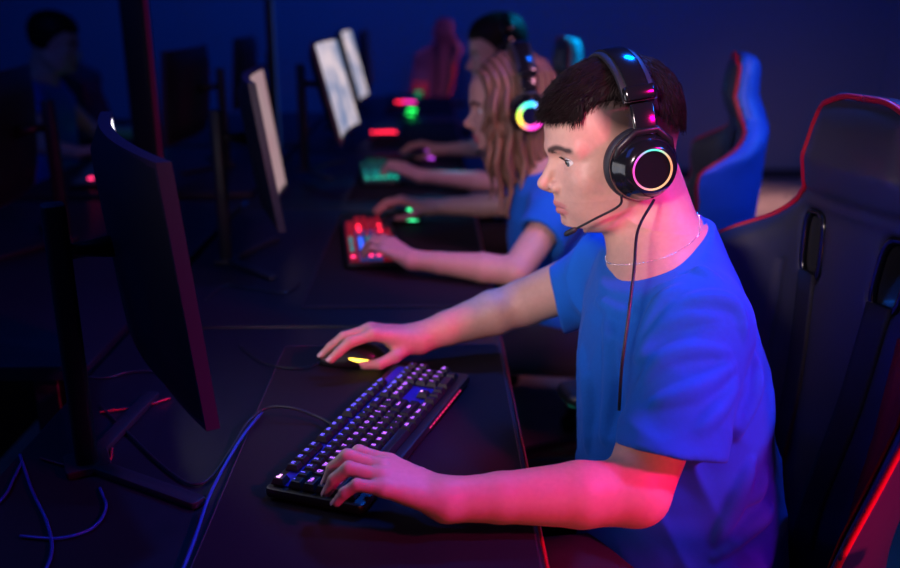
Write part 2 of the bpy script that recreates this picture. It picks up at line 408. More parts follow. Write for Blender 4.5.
def keyboard(loc, rz, label, detail=True, palette=None):
    """local x runs along the rows, local y towards the function keys"""
    t = thing('keyboard', loc, rz, label, 'keyboard')
    L, Dp = 0.442, 0.140
    fr = MB().box((0, 0, 0.011), (L, Dp, 0.014), bevel=0.004)
    for sx in (-1, 1):
        fr.box((sx*(L/2-0.05), Dp/2-0.02, 0.003), (0.03, 0.01, 0.006)).box((sx*(L/2-0.05), -Dp/2+0.02, 0.003), (0.03, 0.01, 0.006))
    fr.build('frame', M['plastic'], t, angle=40)
    MB().box((0, 0.003, 0.0184), (22.3*U-0.008, 0.110, 0.0010)).build('backlight_plate', G['indigo'] if detail else (palette['plate']), t, smooth=False)
    x0 = -22.5*U/2; ys = [0.0535, 0.0285, 0.0095, -0.0095, -0.0285, -0.0475]
    n = 0; spare = MB()
    for r, row in enumerate(ROWS):
        for (leg, kx, kw) in row:
            x = x0 + (kx+kw/2)*U; y = ys[r]; z = 0.0205
            v, f = key_cap(kw*U, U)
            if n >= 99:
                spare.add([(a+x, b+y, c+z) for a, b, c in v], f); continue
            if not detail and kx > 14.8 and r != 5: pass
            k = mesh_obj('key', [(a, b, c) for a, b, c in v], f, M['keycap'] if detail else palette['key'](r, kx), t, smooth=False)
            k.location = (x, y, z); n += 1
            if not detail:
                sm = palette['spot'](r, kx)
                if sm:
                    R0 = palette.get('sr', 0.006); q = MB().lathe([(R0, 0), (R0*0.8, R0*0.5), (R0*0.35, R0*0.75), (0.0, R0*0.8)], 14, 'z').build('key_light', sm, k); q.location = (0, 0, 0.0088)
            if detail and leg:
                near = (r == 5 and kx < 3) or (r >= 4 and 15 < kx < 18) or (r == 0 and kx == 0)
                me = text_mesh(leg, 0.0085 if len(leg) == 1 else (0.0068 if len(leg) < 4 else 0.0050), G['pinkish'] if near else (G['blueleg'] if (r < 2) else G['violet']))
                q = bpy.data.objects.new('key_legend', me); C.objects.link(q); q.parent = k; q.location = (0, 0.0012 if len(leg) > 1 else 0.0018, 0.0091)
    if spare.v:
        s = spare.build('key', M['keycap'], t, smooth=False); s['kind'] = 'stuff'
    if detail:
        for k in range(11):
            MB().box((0.025+k*0.0135, -Dp/2-0.0004, 0.012), (0.0085, 0.0016, 0.0016)).build('front_reflection', _dimpink, t, smooth=False)  # glowing dashes stand in for an LED strip reflected along the front edge
    return t
kb_angle = math.atan2(0.43, 0.158)
KC = V(-0.080, 1.219, ZT)
keyboard(KC, kb_angle, 'black full-size keyboard with violet glowing keys under the man\'s left hand')
# rows run from the near end (local -x) to the far end, function keys towards the monitor (-X)
bpy.data.objects['keyboard'].rotation_euler = (0, 0, kb_angle)
_tealspot = glow('dim_teal_spot', (0.02, 0.5, 0.45), 0.35)
_k = {n: mat('keycap_'+n, c, 0.5, emit=e, estr=s) for n, c, e, s in (('red', (0.1, 0.01, 0.02), (1.0, 0.02, 0.08), 0.16), ('blue', (0.01, 0.03, 0.1), (0.03, 0.2, 1.0), 0.14), ('teal', (0.01, 0.08, 0.07), (0.02, 0.5, 0.42), 0.06), ('dark', (0.01, 0.01, 0.015), (0.02, 0.05, 0.3), 0.05), ('redhot', (0.1, 0.01, 0.02), (1.0, 0.06, 0.05), 2.0))}
pal2 = dict(plate=G['dimred'], key=lambda r, x: _k['red'] if (r in (0, 5) or x > 14) else (_k['blue'] if (r < 4) else _k['red']), spot=lambda r, x: G['pinkred'] if x == 0 else (G['dimred'] if (x < 2.6 and r > 0) else (G['blue'] if (2.6 < x < 10 and r in (1, 3, 4)) else (_tealspot if 2.6 < x < 10 and r in (0, 2, 5) else (G['red'] if (12 < x < 16.5 and r in (1, 4)) else (G['dimred'] if x > 10 else None))))), sr=0.0058)
pal3 = dict(plate=_k['dark'], key=lambda r, x: _k['teal'], spot=lambda r, x: G['teal'] if x == 0 else (_tealspot if x < 8 else None), sr=0.0066)
pal4 = dict(plate=_k['dark'], key=lambda r, x: _k['dark'], spot=lambda r, x: G['red'] if x == 0 else None, sr=0.0105)
pal5 = dict(plate=_k['dark'], key=lambda r, x: _k['dark'], spot=lambda r, x: (G['magenta'] if r > 1 else G['red']) if x == 0 else None, sr=0.0125)
pal6 = dict(plate=_k['dark'], key=lambda r, x: _k['dark'], spot=lambda r, x: G['pinkred'] if (r in (0, 2, 3, 5) and x > 21) or (r == 5 and x > 20) else None, sr=0.010)
keyboard((-0.165, 2.30, ZT), math.radians(97), 'keyboard with red front lights and red and blue keys under the long-haired player\'s hand', False, pal2)
keyboard((-0.20, 3.30, ZT), math.radians(97), 'teal lit keyboard in front of the third player', False, pal3)
keyboard((-0.225, 4.42, ZT), math.radians(90), 'dark keyboard with one red light bar beyond the teal lit keyboard', False, pal4)
keyboard((-0.16, 5.72, ZT), math.radians(90), 'farthest dark keyboard with a magenta light bar', False, pal5)
keyboard((-1.22, 3.30, ZT), math.radians(-82), 'dark keyboard with pink lights on the opposite row', False, pal6)

t = thing('added_computer_case', (-0.01, 1.525, 0), 0, 'added dark computer case with a teal lit front edge under the first desk', 'computer')  # case invented so its glowing panel makes a teal patch below the desk
MB().box((0, 0, 0.285), (0.33, 0.15, 0.53), bevel=0.006).build('body', M['plastic'], t, angle=40)
MB().box((0.170, 0, 0.285), (0.014, 0.13, 0.50), bevel=0.003).build('front_panel', G['teal'], t, angle=40)
MB().box((0.0, -0.0765, 0.285), (0.28, 0.004, 0.46)).build('side_panel', M['gloss'], t, smooth=False)
MB().box((0.12, 0.05, 0.01), (0.03, 0.02, 0.02)).box((-0.12, 0.05, 0.01), (0.03, 0.02, 0.02)).box((0.12, -0.05, 0.01), (0.03, 0.02, 0.02)).box((-0.12, -0.05, 0.01), (0.03, 0.02, 0.02)).build('feet', M['plastic'], t, smooth=False)
# ================================================================== mice
def mouse(loc, rz, label, strip_m, strip=True, s=1.0, blob=None):
    """local +x is the front of the mouse"""
    t = thing('gaming_mouse', loc, rz, label, 'mouse')
    def body(P):
        d = ell(P, (-0.012, 0, 0.010), (0.050, 0.031, 0.030)); d = smin(d, ell(P, (0.030, 0, 0.007), (0.035, 0.028, 0.017)), 0.02)
        d = smax(d, 0.0015-P[:, 2], 0.003)
        d = smax(d, -(np.maximum(np.abs(P[:, 1])-0.0006, 0.002-P[:, 0])), 0.001)
        return d
    v, f = polygonise(body, (-0.072, -0.042, -0.006), (0.075, 0.042, 0.05), 0.0016 if s == 1.0 else 0.003)
    mesh_obj('body', v, f, M['plastic'], t)
    MB().lathe([(0.0, -0.0035), (0.009, -0.0035), (0.011, -0.0015), (0.011, 0.0015), (0.009, 0.0035), (0.0, 0.0035)], 20, 'y', (0.038, 0, 0.017)).build('scroll_wheel', M['gloss'], t)
    if strip:
        for sy in (-1, 1):
            pts = [(-0.052+0.011*k, sy*(0.0300-0.0022*abs(k-3)**1.4*0.45), 0.0135+0.0022*k*0.6) for k in range(6)]
            MB().tube(pts, [0.0012, 0.0026, 0.003, 0.003, 0.0024, 0.001], 8).build('light_strip', strip_m, t)
    if blob:
        MB().lathe([(0.0, -0.004), (blob*0.75, -0.003), (blob, 0), (blob*0.75, 0.003), (0.0, 0.004)], 20, 'z', (-0.030, 0, 0.0395)).build('logo_light', strip_m, t)
    return t
mouse((-0.145, 1.497, ZT), math.radians(172), 'black mouse with a yellow light strip under the man\'s right hand', G['yellow'])
mouse((-0.095, 2.56, ZT), math.radians(175), 'mouse with a green light under the long-haired player\'s hand', G['spring'], blob=0.012, s=2)
mouse((-0.045, 3.63, ZT), math.radians(175), 'mouse with a purple light held by the third player', G['purple'], blob=0.013, s=2)
mouse((-0.145, 5.05, ZT), math.radians(175), 'mouse glowing bright green on the empty fourth place', G['green'], blob=0.028, s=2)
mouse((-1.36, 3.93, ZT), math.radians(5), 'mouse with a green light on the opposite row', G['green'], blob=0.016, s=2)
mouse((-1.33, 4.50, ZT), math.radians(5), 'mouse with a blue light on the opposite row', glow('sky_blue_light', (0.05, 0.25, 1.0), 2.0), blob=0.018, s=2)
mouse((-0.120, 6.05, ZT), math.radians(175), 'farthest mouse with a dim green light', glow('dim_green_light', (0.02, 0.6, 0.2), 0.9), blob=0.026, s=2)

# ================================================================== monitors
scr_col = {'cool': (0.75, 0.80, 1.0), 'warm': (1.0, 0.72, 0.78)}
def screen_mat(name, c1, c2, s):
    m = bpy.data.materials.new(name); m.use_nodes = True; nt = m.node_tree; b = nt.nodes['Principled BSDF']
    b.inputs['Base Color'].default_value = (0.01, 0.01, 0.012, 1); b.inputs['Roughness'].default_value = 0.3
    tc = nt.nodes.new('ShaderNodeTexCoord'); n = nt.nodes.new('ShaderNodeTexNoise'); n.inputs['Scale'].default_value = 9
    nt.links.new(tc.outputs['Object'], n.inputs['Vector']); r = nt.nodes.new('ShaderNodeValToRGB')
    r.color_ramp.elements[0].position = 0.38; r.color_ramp.elements[0].color = (*c1, 1); r.color_ramp.elements[1].position = 0.6; r.color_ramp.elements[1].color = (*c2, 1)
    nt.links.new(n.outputs['Fac'], r.inputs['Fac']); nt.links.new(r.outputs['Color'], b.inputs['Emission Color']); b.inputs['Emission Strength'].default_value = s
    return m
SM = {'man': screen_mat('screen_game_view', (0.75, 0.80, 1.0), (1.0, 0.92, 0.95), 2.2), 'two': screen_mat('screen_pale', (0.85, 0.50, 0.55), (0.9, 0.6, 0.62), 0.42),
      'three': screen_mat('screen_white', (0.25, 0.33, 0.55), (1.0, 0.82, 0.88), 0.72), 'off': screen_mat('screen_dark', (0.0, 0.002, 0.01), (0.0, 0.01, 0.05), 0.5),
      'blue': screen_mat('screen_blue', (0.0, 0.02, 0.25), (0.01, 0.05, 0.4), 0.4)}
M['housing'] = mat('monitor_housing', (0.015, 0.017, 0.024), 0.45, bump=0.08, bscale=700)
M['bezel'] = mat('monitor_bezel', (0.05, 0.03, 0.06), 0.35)
TILT = [0.085]
def curved(y0, y1, z0, z1, th, xf, Rr=1.4, ny=28, nz=10, bulge=0.0, tilt=None, zc=0.28):
    tilt = TILT[0] if tilt is None else tilt
    v = []; f = []
    for side in (0, 1):
        for j in range(nz+1):
            for i in range(ny+1):
                y = y0+(y1-y0)*i/ny; z = z0+(z1-z0)*j/nz
                x = xf + y*y/(2*Rr)
                if side:
                    e = min(1, (1-(2*i/ny-1)**4)*(1-(2*j/nz-1)**4)*1.6); x -= th + bulge*e
                zz = z - zc; v.append((x - tilt*zz, y, zc+zz))
    W = ny+1; off = W*(nz+1)
    for j in range(nz):
        for i in range(ny):
            a = j*W+i; f.append((a, a+1, a+W+1, a+W)); f.append((off+a, off+a+W, off+a+W+1, off+a+1))
    for i in range(ny):
        a = i; f.append((a, off+a, off+a+1, a+1)); a = nz*W+i; f.append((a, a+1, off+a+1, off+a))
    for j in range(nz):
        a = j*W; f.append((a, a+W, off+a+W, off+a)); a = j*W+ny; f.append((a, off+a, off+a+W, a+W))
    return v, f
def monitor(loc, rz, label, screen, group=None, tilt=0.085):
    TILT[0] = tilt
    t = thing('curved_monitor', loc, rz, label, 'monitor', group)
    m = MB(); m.add(*curved(-0.262, 0.262, 0.125, 0.452, 0.013, 0.0, bulge=0.020)); m.build('housing', M['housing'], t, angle=35)
    m = MB(); m.add(*curved(-0.256, 0.256, 0.135, 0.446, 0.0012, 0.0016)); m.build('screen', screen, t, angle=35)
    bz = MB()
    bz.add(*curved(-0.264, -0.256, 0.123, 0.454, 0.017, 0.003, ny=2)); bz.add(*curved(0.256, 0.264, 0.123, 0.454, 0.017, 0.003, ny=2))
    bz.add(*curved(-0.256, 0.256, 0.446, 0.454, 0.017, 0.003, nz=2)); bz.add(*curved(-0.256, 0.256, 0.123, 0.135, 0.017, 0.003, nz=2))
    bz.build('bezel', M['bezel'], t, angle=35)
    MB().box((-0.105, -0.05, 0.19), (0.030, 0.036, 0.372), bevel=0.004).build('stand_column', M['housing'], t, angle=35)
    MB().tube([(-0.105, -0.05, 0.31), (-0.070, -0.02, 0.305), (-0.035, 0.0, 0.30)], [0.011, 0.011, 0.016], 12).build('arm', M['metal'], t)
    ft = MB().box((-0.105, -0.05, 0.006), (0.06, 0.06, 0.012), bevel=0.003)
    for (ex, ey) in ((0.015, -0.228), (0.015, 0.15)):
        d = Vector((ex+0.105, ey+0.05, 0)); ft.box((-0.105+d.x/2, -0.05+d.y/2, 0.006), (d.length, 0.024, 0.011), Matrix.Rotation(math.atan2(d.y, d.x), 3, 'Z'), 0.003)
    ft.build('foot', M['housing'], t, angle=35)
    return t
ZD = 0.746
monitor((-0.4125, 1.225, ZD), math.radians(25.3), 'dark curved monitor seen from behind, nearest on the left', SM['man'])
monitor((-0.42, 2.235, ZD), math.radians(8.3), 'monitor behind the nearest one, its pale screen a thin slanted strip', SM['two'], tilt=0.14)
monitor((-0.355, 3.28, ZD+0.035), math.radians(-2), 'monitor with a bright white screen in front of the third player', SM['three'], tilt=0.25)
monitor((-0.385, 4.38, ZD+0.035), math.radians(0), 'smaller-looking bright monitor just behind the white-screened one', SM['three'], tilt=0.25)
monitor((-0.40, 5.55, ZD), math.radians(2), 'farthest monitor of the near row with a dark screen', SM['off'])
monitor((-1.10, 2.33, ZD), math.radians(185), 'monitor at the left edge on the opposite row, its back toward the near row', SM['blue'])
monitor((-0.92, 3.50, ZD), math.radians(178), 'monitor on the opposite row behind the post with the magenta strip', SM['off'])
monitor((-0.92, 4.60, ZD), math.radians(182), 'farthest monitor on the opposite row', SM['off'])

# posts between the two rows
def post(x, y, r, label, strip):
    t = thing('support_post', (x, y, 0), 0, label, 'post')
    MB().box((0, 0, 1.55), (r*2, r*2, 3.1), bevel=0.004).build('shaft', M['metal'], t, angle=35)
    MB().box((r+0.002, -r*0.3, 1.6), (0.004, 0.006, 2.2)).build('light_strip', strip, t, smooth=False)
    MB().box((0, 0, 0.01), (r*2+0.03, r*2+0.03, 0.02), bevel=0.004).build('base_plate', M['metal'], t, angle=35)
post(-0.93, 2.96, 0.038, 'tall dark post with a dim magenta light strip between the rows', glow('dim_magenta_strip', (0.5, 0.01, 0.2), 0.10))
post(-0.70, 4.045, 0.016, 'thin blue-grey post right of the thick dark post', glow('dim_blue_strip', (0.05, 0.12, 0.5), 0.25))

# ================================================================== cables
def cable(pts, r, m, label, name='cable'):
    o = MB().tube(spline(pts, 10), r, 8).build(name, M[m], None); return props(o, label, 'cable')
def gd(u, v, h=0.0): p = on_z(u, v, ZT+0.0+h); return (p[0], p[1], ZT+h)
cable([gd(338, 428, 0.012), gd(318, 417, 0.012), gd(292, 408, 0.022), gd(268, 408, 0.02), gd(248, 422, 0.012), gd(232, 448, 0.004), gd(212, 476, 0.0), gd(192, 484, 0.0), gd(165, 468, 0.0), gd(130, 435, 0.0), gd(100, 405, 0.0)], 0.0022, 'cable', 'black braided keyboard cable looping over the mat edge toward the nearest monitor')
cable([gd(262, 412, 0.006), gd(240, 440, 0.006), gd(212, 490, 0.005), gd(196, 535, 0.005), gd(182, 572, 0.004)], 0.0022, 'cable_blue', 'blue-lit cable lying along the left edge of the man\'s desk mat')
cable([gd(327, 356, 0.012), gd(312, 366, 0.004), gd(290, 368, 0.004), gd(262, 362, 0.0), gd(240, 345, 0.0)], 0.0014, 'cable', 'thin dark mouse cable running left from the man\'s mouse')
cable([gd(20, 455), gd(32, 490), gd(46, 520), gd(52, 548), gd(44, 575)], 0.0022, 'cable_blue', 'blue cable curving down at the bottom left corner')
cable([gd(100, 488), gd(106, 508), gd(92, 528), gd(60, 538), gd(20, 536)], 0.0020, 'cable_blue', 'blue cable bent in a hook below the monitor foot')
cable([gd(112, 448), gd(110, 460), gd(96, 466), gd(70, 466), gd(40, 458)], 0.0018, 'cable_red', 'red cable looped round the foot of the nearest monitor')
cable([gd(100, 412), gd(130, 408), gd(150, 404), gd(170, 398)], 0.0020, 'cable_red', 'short stretch of red cable behind the nearest monitor')
cable([gd(205, 392), gd(185, 380), gd(160, 372), gd(130, 372), gd(100, 378), gd(60, 370)], 0.0022, 'cable', 'black cable crossing the desk behind the nearest monitor')
cable([gd(-8, 508), gd(6, 494), gd(14, 478), gd(22, 462)], 0.0020, 'cable_blue', 'short blue cable at the left edge of the desk')
cable([gd(205, 300), gd(225, 285), gd(250, 288), gd(285, 292), gd(300, 283)], 0.0024, 'cable', 'black cable lying behind the second desk mat')
# ================================================================== gaming chairs
_wz = np.array([0.42, 0.50, 0.60, 0.72, 0.85, 0.94, 0.975, 1.00, 1.03, 1.06, 1.09, 1.14, 1.195, 1.222, 1.240])
_ww = np.array([0.19, 0.215, 0.235, 0.250, 0.262, 0.275, 0.272, 0.250, 0.205, 0.172, 0.142, 0.130, 0.119, 0.106, 0.088])
def hw(z): return np.interp(z, _wz, _ww)
def xc(y, z):
    a = np.abs(y); g = np.clip((1.10-z)/0.14, 0, 1); g = g*g*(3-2*g)
    wing = np.clip((a-0.10)/0.16, 0, 1.2)**2*0.105*g*(1+1.2*np.clip((0.88-z)/0.30, 0, 1))
    base = -0.05*(z-0.5) + 0.035*np.clip((z-1.06)/0.08, 0, 1) + 0.020*np.exp(-((z-0.62)/0.12)**2)
    return base + wing
HOLE = (0.088, 1.005, 0.026, 0.052)
def hole_d(y, z):
    k = np.abs(y)-HOLE[0]-(z-HOLE[1])*0.10
    q = np.stack([np.abs(k)-(HOLE[2]-0.014), np.abs(z-HOLE[1])-(HOLE[3]-0.014)], 1)
    return np.linalg.norm(np.maximum(q, 0), axis=1) + np.minimum(q.max(axis=1), 0) - 0.014
def chair_back(P):
    x, y, z = P[:, 0], P[:, 1], P[:, 2]
    th = 0.036 + 0.012*np.exp(-(y/0.1)**2) - 0.006*np.clip((z-1.1)/0.1, 0, 1)
    # sewn channels: a shallow groove beside the wings and one under the headrest
    gr = 0.006*np.exp(-((np.abs(y)-0.150)/0.006)**2)*(z < 0.97) + 0.005*np.exp(-((z-1.085)/0.008)**2)
    dd = np.abs(x-xc(y, z)) - th + gr*(x > xc(y, z))
    o = np.maximum(np.abs(y)-hw(z), np.maximum(z-1.242, 0.42-z))*0.85
    d = smax(dd*0.85, o, 0.045)
    return smax(d, -hole_d(y, z)*0.9, 0.012)
def surf(y, z, off=0.0):
    th = 0.036 + 0.012*math.exp(-(y/0.1)**2) - 0.006*min(max((z-1.1)/0.1, 0), 1)
    return float(xc(np.array([y]), np.array([z]))[0]) + th + off
_cb = polygonise(chair_back, (-0.16, -0.31, 0.40), (0.24, 0.31, 1.29), 0.0065)
def seat_fn(P):
    d = rbox(P, (0.27, 0, 0.44), (0.26, 0.24, 0.05), 0.035)
    for s in (-1, 1): d = smin(d, cone(P, (0.04, s*0.235, 0.475), (0.49, s*0.225, 0.465), 0.05, 0.035), 0.03)
    return d
_cs = polygonise(seat_fn, (-0.05, -0.32, 0.36), (0.60, 0.32, 0.56), 0.012)
def patch(rows, off, th=0.0022):
    """thin upholstery panel following the front of the backrest: rows of (z, y0, y1)"""
    v = []; f = []; n = 7
    for lay in (0, 1):
        for (z, a, b) in rows:
            for i in range(n): y = a+(b-a)*i/(n-1); v.append((surf(y, z, off - lay*(off+0.006)), y, z))
    R = len(rows); O = R*n
    for j in range(R-1):
        for i in range(n-1):
            a = j*n+i; f.append((a, a+1, a+n+1, a+n)); f.append((O+a, O+a+n, O+a+n+1, O+a+1))
    for j in range(R-1): a = j*n; f.append((a, a+n, O+a+n, O+a)); a = j*n+n-1; f.append((a, O+a, O+a+n, a+n))
    for i in range(n-1): a = i; f.append((a, O+a, O+a+1, a+1)); a = (R-1)*n+i; f.append((a, a+1, O+a+1, O+a))
    return v, f
def chair(loc, rz, label, shell=None, detail=True):
    t = thing('gaming_chair', loc, rz, label, 'chair', None)
    v, f = _cb
    if shell:
        cen = v[f].mean(axis=1); fm = ((cen[:, 0] < xc(cen[:, 1], cen[:, 2])+0.014)).astype(int)
        mesh_obj('backrest', v, f, None, t, mats=[M['leather'], shell], fmat=fm)
    else: mesh_obj('backrest', v, f, M['leather'], t)
    mesh_obj('seat', _cs[0], _cs[1], M['leather'], t)
    # piping round the front edge of the backrest
    for s in (-1, 1):
        pts = []
        for z in np.concatenate([np.linspace(0.46, 0.93, 16), np.linspace(0.945, 1.10, 14), np.linspace(1.115, 1.215, 9)]):
            w = float(hw(z)); y = s*(w-0.006); pts.append((surf(y*0.97, z)-0.016, y, z))
        for k in range(1, 6):
            a = k/6; pts.append((surf(0, 1.23)-0.016, s*(0.104*(1-a)), 1.215+0.024*math.sin(min(1, a*1.4)*PI/2)))
        pts.append((surf(0, 1.23)-0.016, 0, 1.239))
        MB().tube(spline(pts, 3), 0.0048, 8).build('piping', M['piping'], t)
        rows = [(0.56, s*0.165, s*0.205), (0.62, s*0.160, s*0.215), (0.70, s*0.157, s*0.225), (0.78, s*0.157, s*0.232), (0.86, s*0.158, s*0.236), (0.93, s*0.163, s*0.238)]
        rows = [(z if s > 0 else 0.56+(z-0.56)*0.62, a*(0.78 if s > 0 else 1), b) for z, a, b in rows]
        if s < 0: rows = [(z, b, a) for z, a, b in rows]
        MB().add(*patch(rows, 0.0025)).build('wing_panel', M['red_leather'], t)
        # belt opening rim and belt
        ring = []
        for k in range(28):
            a = 2*PI*k/28; c, q = math.cos(a), math.sin(a)
            yy = HOLE[2]*abs(c)**0.55*(1 if c > 0 else -1); zz = HOLE[3]*abs(q)**0.55*(1 if q > 0 else -1)
            y = s*(HOLE[0]+yy+zz*0.10); z = HOLE[1]+zz
            ring.append((surf(y, z)-0.004, y, z))
        ring.append(ring[0])
        MB().tube(ring, 0.0055, 8, cap=False).build('belt_opening_rim', M['gloss'], t)
        br = []
        for k in range(12):
            q = k/11; z = 0.962-0.40*q; y = s*(0.083-0.040*q); br.append((z, y-0.021, y+0.021))
        MB().add(*patch(br, 0.005)).build('belt', M['belt'], t)
        ar = MB().tube([(0.16, s*0.27, 0.44), (0.18, s*0.325, 0.46), (0.18, s*0.33, 0.66)], 0.018, 10)
        ar.build('armrest_post', M['plastic'], t)
        MB().box((0.20, s*0.33, 0.675), (0.25, 0.085, 0.03), bevel=0.012).build('armrest', M['plastic'], t, angle=50)
        MB().tube([(0.03, s*0.262, 0.482), (0.2, s*0.268, 0.478), (0.40, s*0.262, 0.47), (0.50, s*0.20, 0.458)], 0.005, 8).build('seat_piping', M['piping'], t)
        MB().lathe([(0, -0.02), (0.045, -0.02), (0.05, 0.0), (0.045, 0.02), (0, 0.02)], 20, 'y', (0.0, s*0.25, 0.46)).build('recliner_cover', M['plastic'], t)
    MB().lathe([(0.03, 0.12), (0.03, 0.26), (0.02, 0.26), (0.02, 0.40), (0.10, 0.40), (0.10, 0.42)], 20, 'z', (0.24, 0, 0)).build('gas_lift', M['metal'], t)
    for k in range(5):
        a = 2*PI*k/5+0.3; e = (0.24+0.32*math.cos(a), 0.32*math.sin(a))
        leg = MB().tube([(0.24, 0, 0.115), (0.24+0.16*math.cos(a), 0.16*math.sin(a), 0.10), (e[0], e[1], 0.075)], [0.035, 0.025, 0.018], 8).build('leg', M['plastic'], t)
        MB().lathe([(0.0, -0.02), (0.028, -0.02), (0.030, 0), (0.028, 0.02), (0.0, 0.02)], 16, 'y', (e[0], e[1], 0.030)).tube([(e[0], e[1], 0.04), (e[0], e[1], 0.075)], 0.008, 6).build('caster', M['plastic'], leg)
    return t
CH0 = chair((0.625, 1.265, 0), math.radians(193), 'black gaming chair with red piping behind the short-haired man')
chair((0.80, 2.36, 0), math.radians(166), 'gaming chair with a blue outer shell and red piping, behind the man\'s head', M['shell_blue'])
chair((0.50, 3.42, 0), math.radians(185), 'gaming chair mostly hidden behind the long-haired player', mat('teal_chair_shell', (0.02, 0.55, 0.65), 0.5))
M['lit_leather'] = mat('pink_lit_leather', (0.09, 0.045, 0.08), 0.45)  # black leather made paler and pinker, pink light put into the colour
_ch = chair((0.10, 6.75, 0), math.radians(215), 'distant gaming chair with red and pinkish edges against the blue wall', mat('teal_chair_shell', (0.01, 0.12, 0.25), 0.5))
for _c in _ch.children:
    if _c.name.startswith('backrest'): _c.data.materials[0] = M['lit_leather']
def far_chair(x, y, deg, label): 
    c = copy_tree(CH0); c.location = (x, y, 0); c.rotation_euler = (0, 0, math.radians(deg)); c['label'] = label
far_chair(-2.02, 3.95, 0, 'gaming chair with red stripes on the opposite side, left of the thick post')
far_chair(-1.98, 5.1, 10, 'gaming chair on the opposite side, right of the thick post')
# ================================================================== people
def rz(d): return np.array(Matrix.Rotation(math.radians(d), 3, 'Z'))
def ry(d): return np.array(Matrix.Rotation(math.radians(d), 3, 'Y'))
def rx(d): return np.array(Matrix.Rotation(math.radians(d), 3, 'X'))
def skull(Q, g=0.0):
    d = ell(Q, (0.006, 0, 0.052), (0.095+g, 0.075+g, 0.083+g))
    return smin(d, ell(Q, (0.038, 0, 0.050), (0.071+g, 0.064+g, 0.066+g)), 0.02)
def head_fn(Q, female=False):
    """local head frame: +x face, +y the person's left, +z up, origin between the ears"""
    A = np.stack([Q[:, 0], np.abs(Q[:, 1]), Q[:, 2]], 1)
    d = skull(Q)
    d = smin(d, ell(Q, (0.040, 0, -0.012), (0.066, 0.059, 0.072)), 0.02)
    # jaw
    jw = 0.049 if not female else 0.044
    d = smin(d, cone(A, (0.004, jw, -0.040), (0.048, 0.034, -0.075), 0.020, 0.017), 0.028)
    d = smin(d, cone(A, (0.048, 0.034, -0.075), (0.078, 0.010, -0.084), 0.016, 0.0155), 0.022)
    d = smin(d, ell(Q, (0.050, 0, -0.070), (0.040, 0.036, 0.022)), 0.02)
    d = smin(d, ell(Q, (0.0815, 0, -0.084), (0.0160, 0.019, 0.0150)), 0.012)
    # muzzle, cheeks, brow
    d = smin(d, ell(Q, (0.078, 0, -0.050), (0.027, 0.030, 0.028)), 0.018)
    d = smin(d, ball(A, (0.071, 0.042, -0.014), 0.0210), 0.02)
    d = smin(d, ell(A, (0.048, 0.030, -0.045), (0.040, 0.0275, 0.038)), 0.02)
    d = smin(d, cone(A, (0.1000, 0.007, 0.0270), (0.0800, 0.046, 0.0300), 0.0115, 0.0095), 0.014)
    # sockets
    d = smax(d, -ell(A, (0.109, 0.030, 0.0130), (0.017, 0.021, 0.0130)), 0.012)
    # nose
    n = cone(Q, (0.1000, 0, 0.0140), (0.1190, 0, -0.0170), 0.0070, 0.0085)
    n = smin(n, ball(Q, (0.1225, 0, -0.0205), 0.0082), 0.006)
    n = smin(n, ball(A, (0.1075, 0.0118, -0.0262), 0.0080), 0.008)
    n = smin(n, cone(Q, (0.118, 0, -0.0270), (0.103, 0, -0.0350), 0.0050, 0.0060), 0.005)
    d = smin(d, n, 0.007)
    d = smax(d, -ell(A, (0.1140, 0.0068, -0.0330), (0.0050, 0.0026, 0.0046)), 0.003)
    # philtrum, lips
    d = smax(d, -cone(Q, (0.1085, 0, -0.037), (0.1100, 0, -0.044), 0.0022, 0.0022), 0.004)
    up = smin(cone(A, (0.1040, 0.000, -0.0515), (0.0975, 0.015, -0.0545), 0.0060, 0.0046), cone(A, (0.0975, 0.015, -0.0545), (0.0890, 0.0245, -0.0580), 0.0045, 0.0022), 0.003)
    lo = smin(cone(A, (0.1010, 0.000, -0.0640), (0.0950, 0.013, -0.0630), 0.0066, 0.0052), cone(A, (0.0950, 0.013, -0.0630), (0.0890, 0.0235, -0.0590), 0.0050, 0.0020), 0.003)
    d = smin(d, up, 0.005); d = smin(d, lo, 0.005)
    slit = smin(cone(A, (0.1100, 0, -0.0580), (0.1030, 0.013, -0.0585), 0.0013, 0.0013), cone(A, (0.1030, 0.013, -0.0585), (0.0930, 0.0250, -0.0590), 0.0013, 0.0014), 0.002)
    d = smax(d, -slit, 0.003)
    d = smax(d, -ell(Q, (0.1065, 0, -0.0745), (0.0085, 0.014, 0.0040)), 0.008)
    # eyelids round the eyeball, then the opening
    e = EYE; lid = ball(A, e, 0.0142)
    d = smin(d, lid, 0.0045)
    op = ell(A, (e[0]+0.010, e[1]+0.0005, e[2]-0.0004), (0.016, 0.0138, 0.0060))
    d = smax(d, -op, 0.0015)
    d = smax(d, -(ball(A, e, 0.0126)), 0.0008)
    return d
EYE = (0.0835, 0.0315, 0.0125)
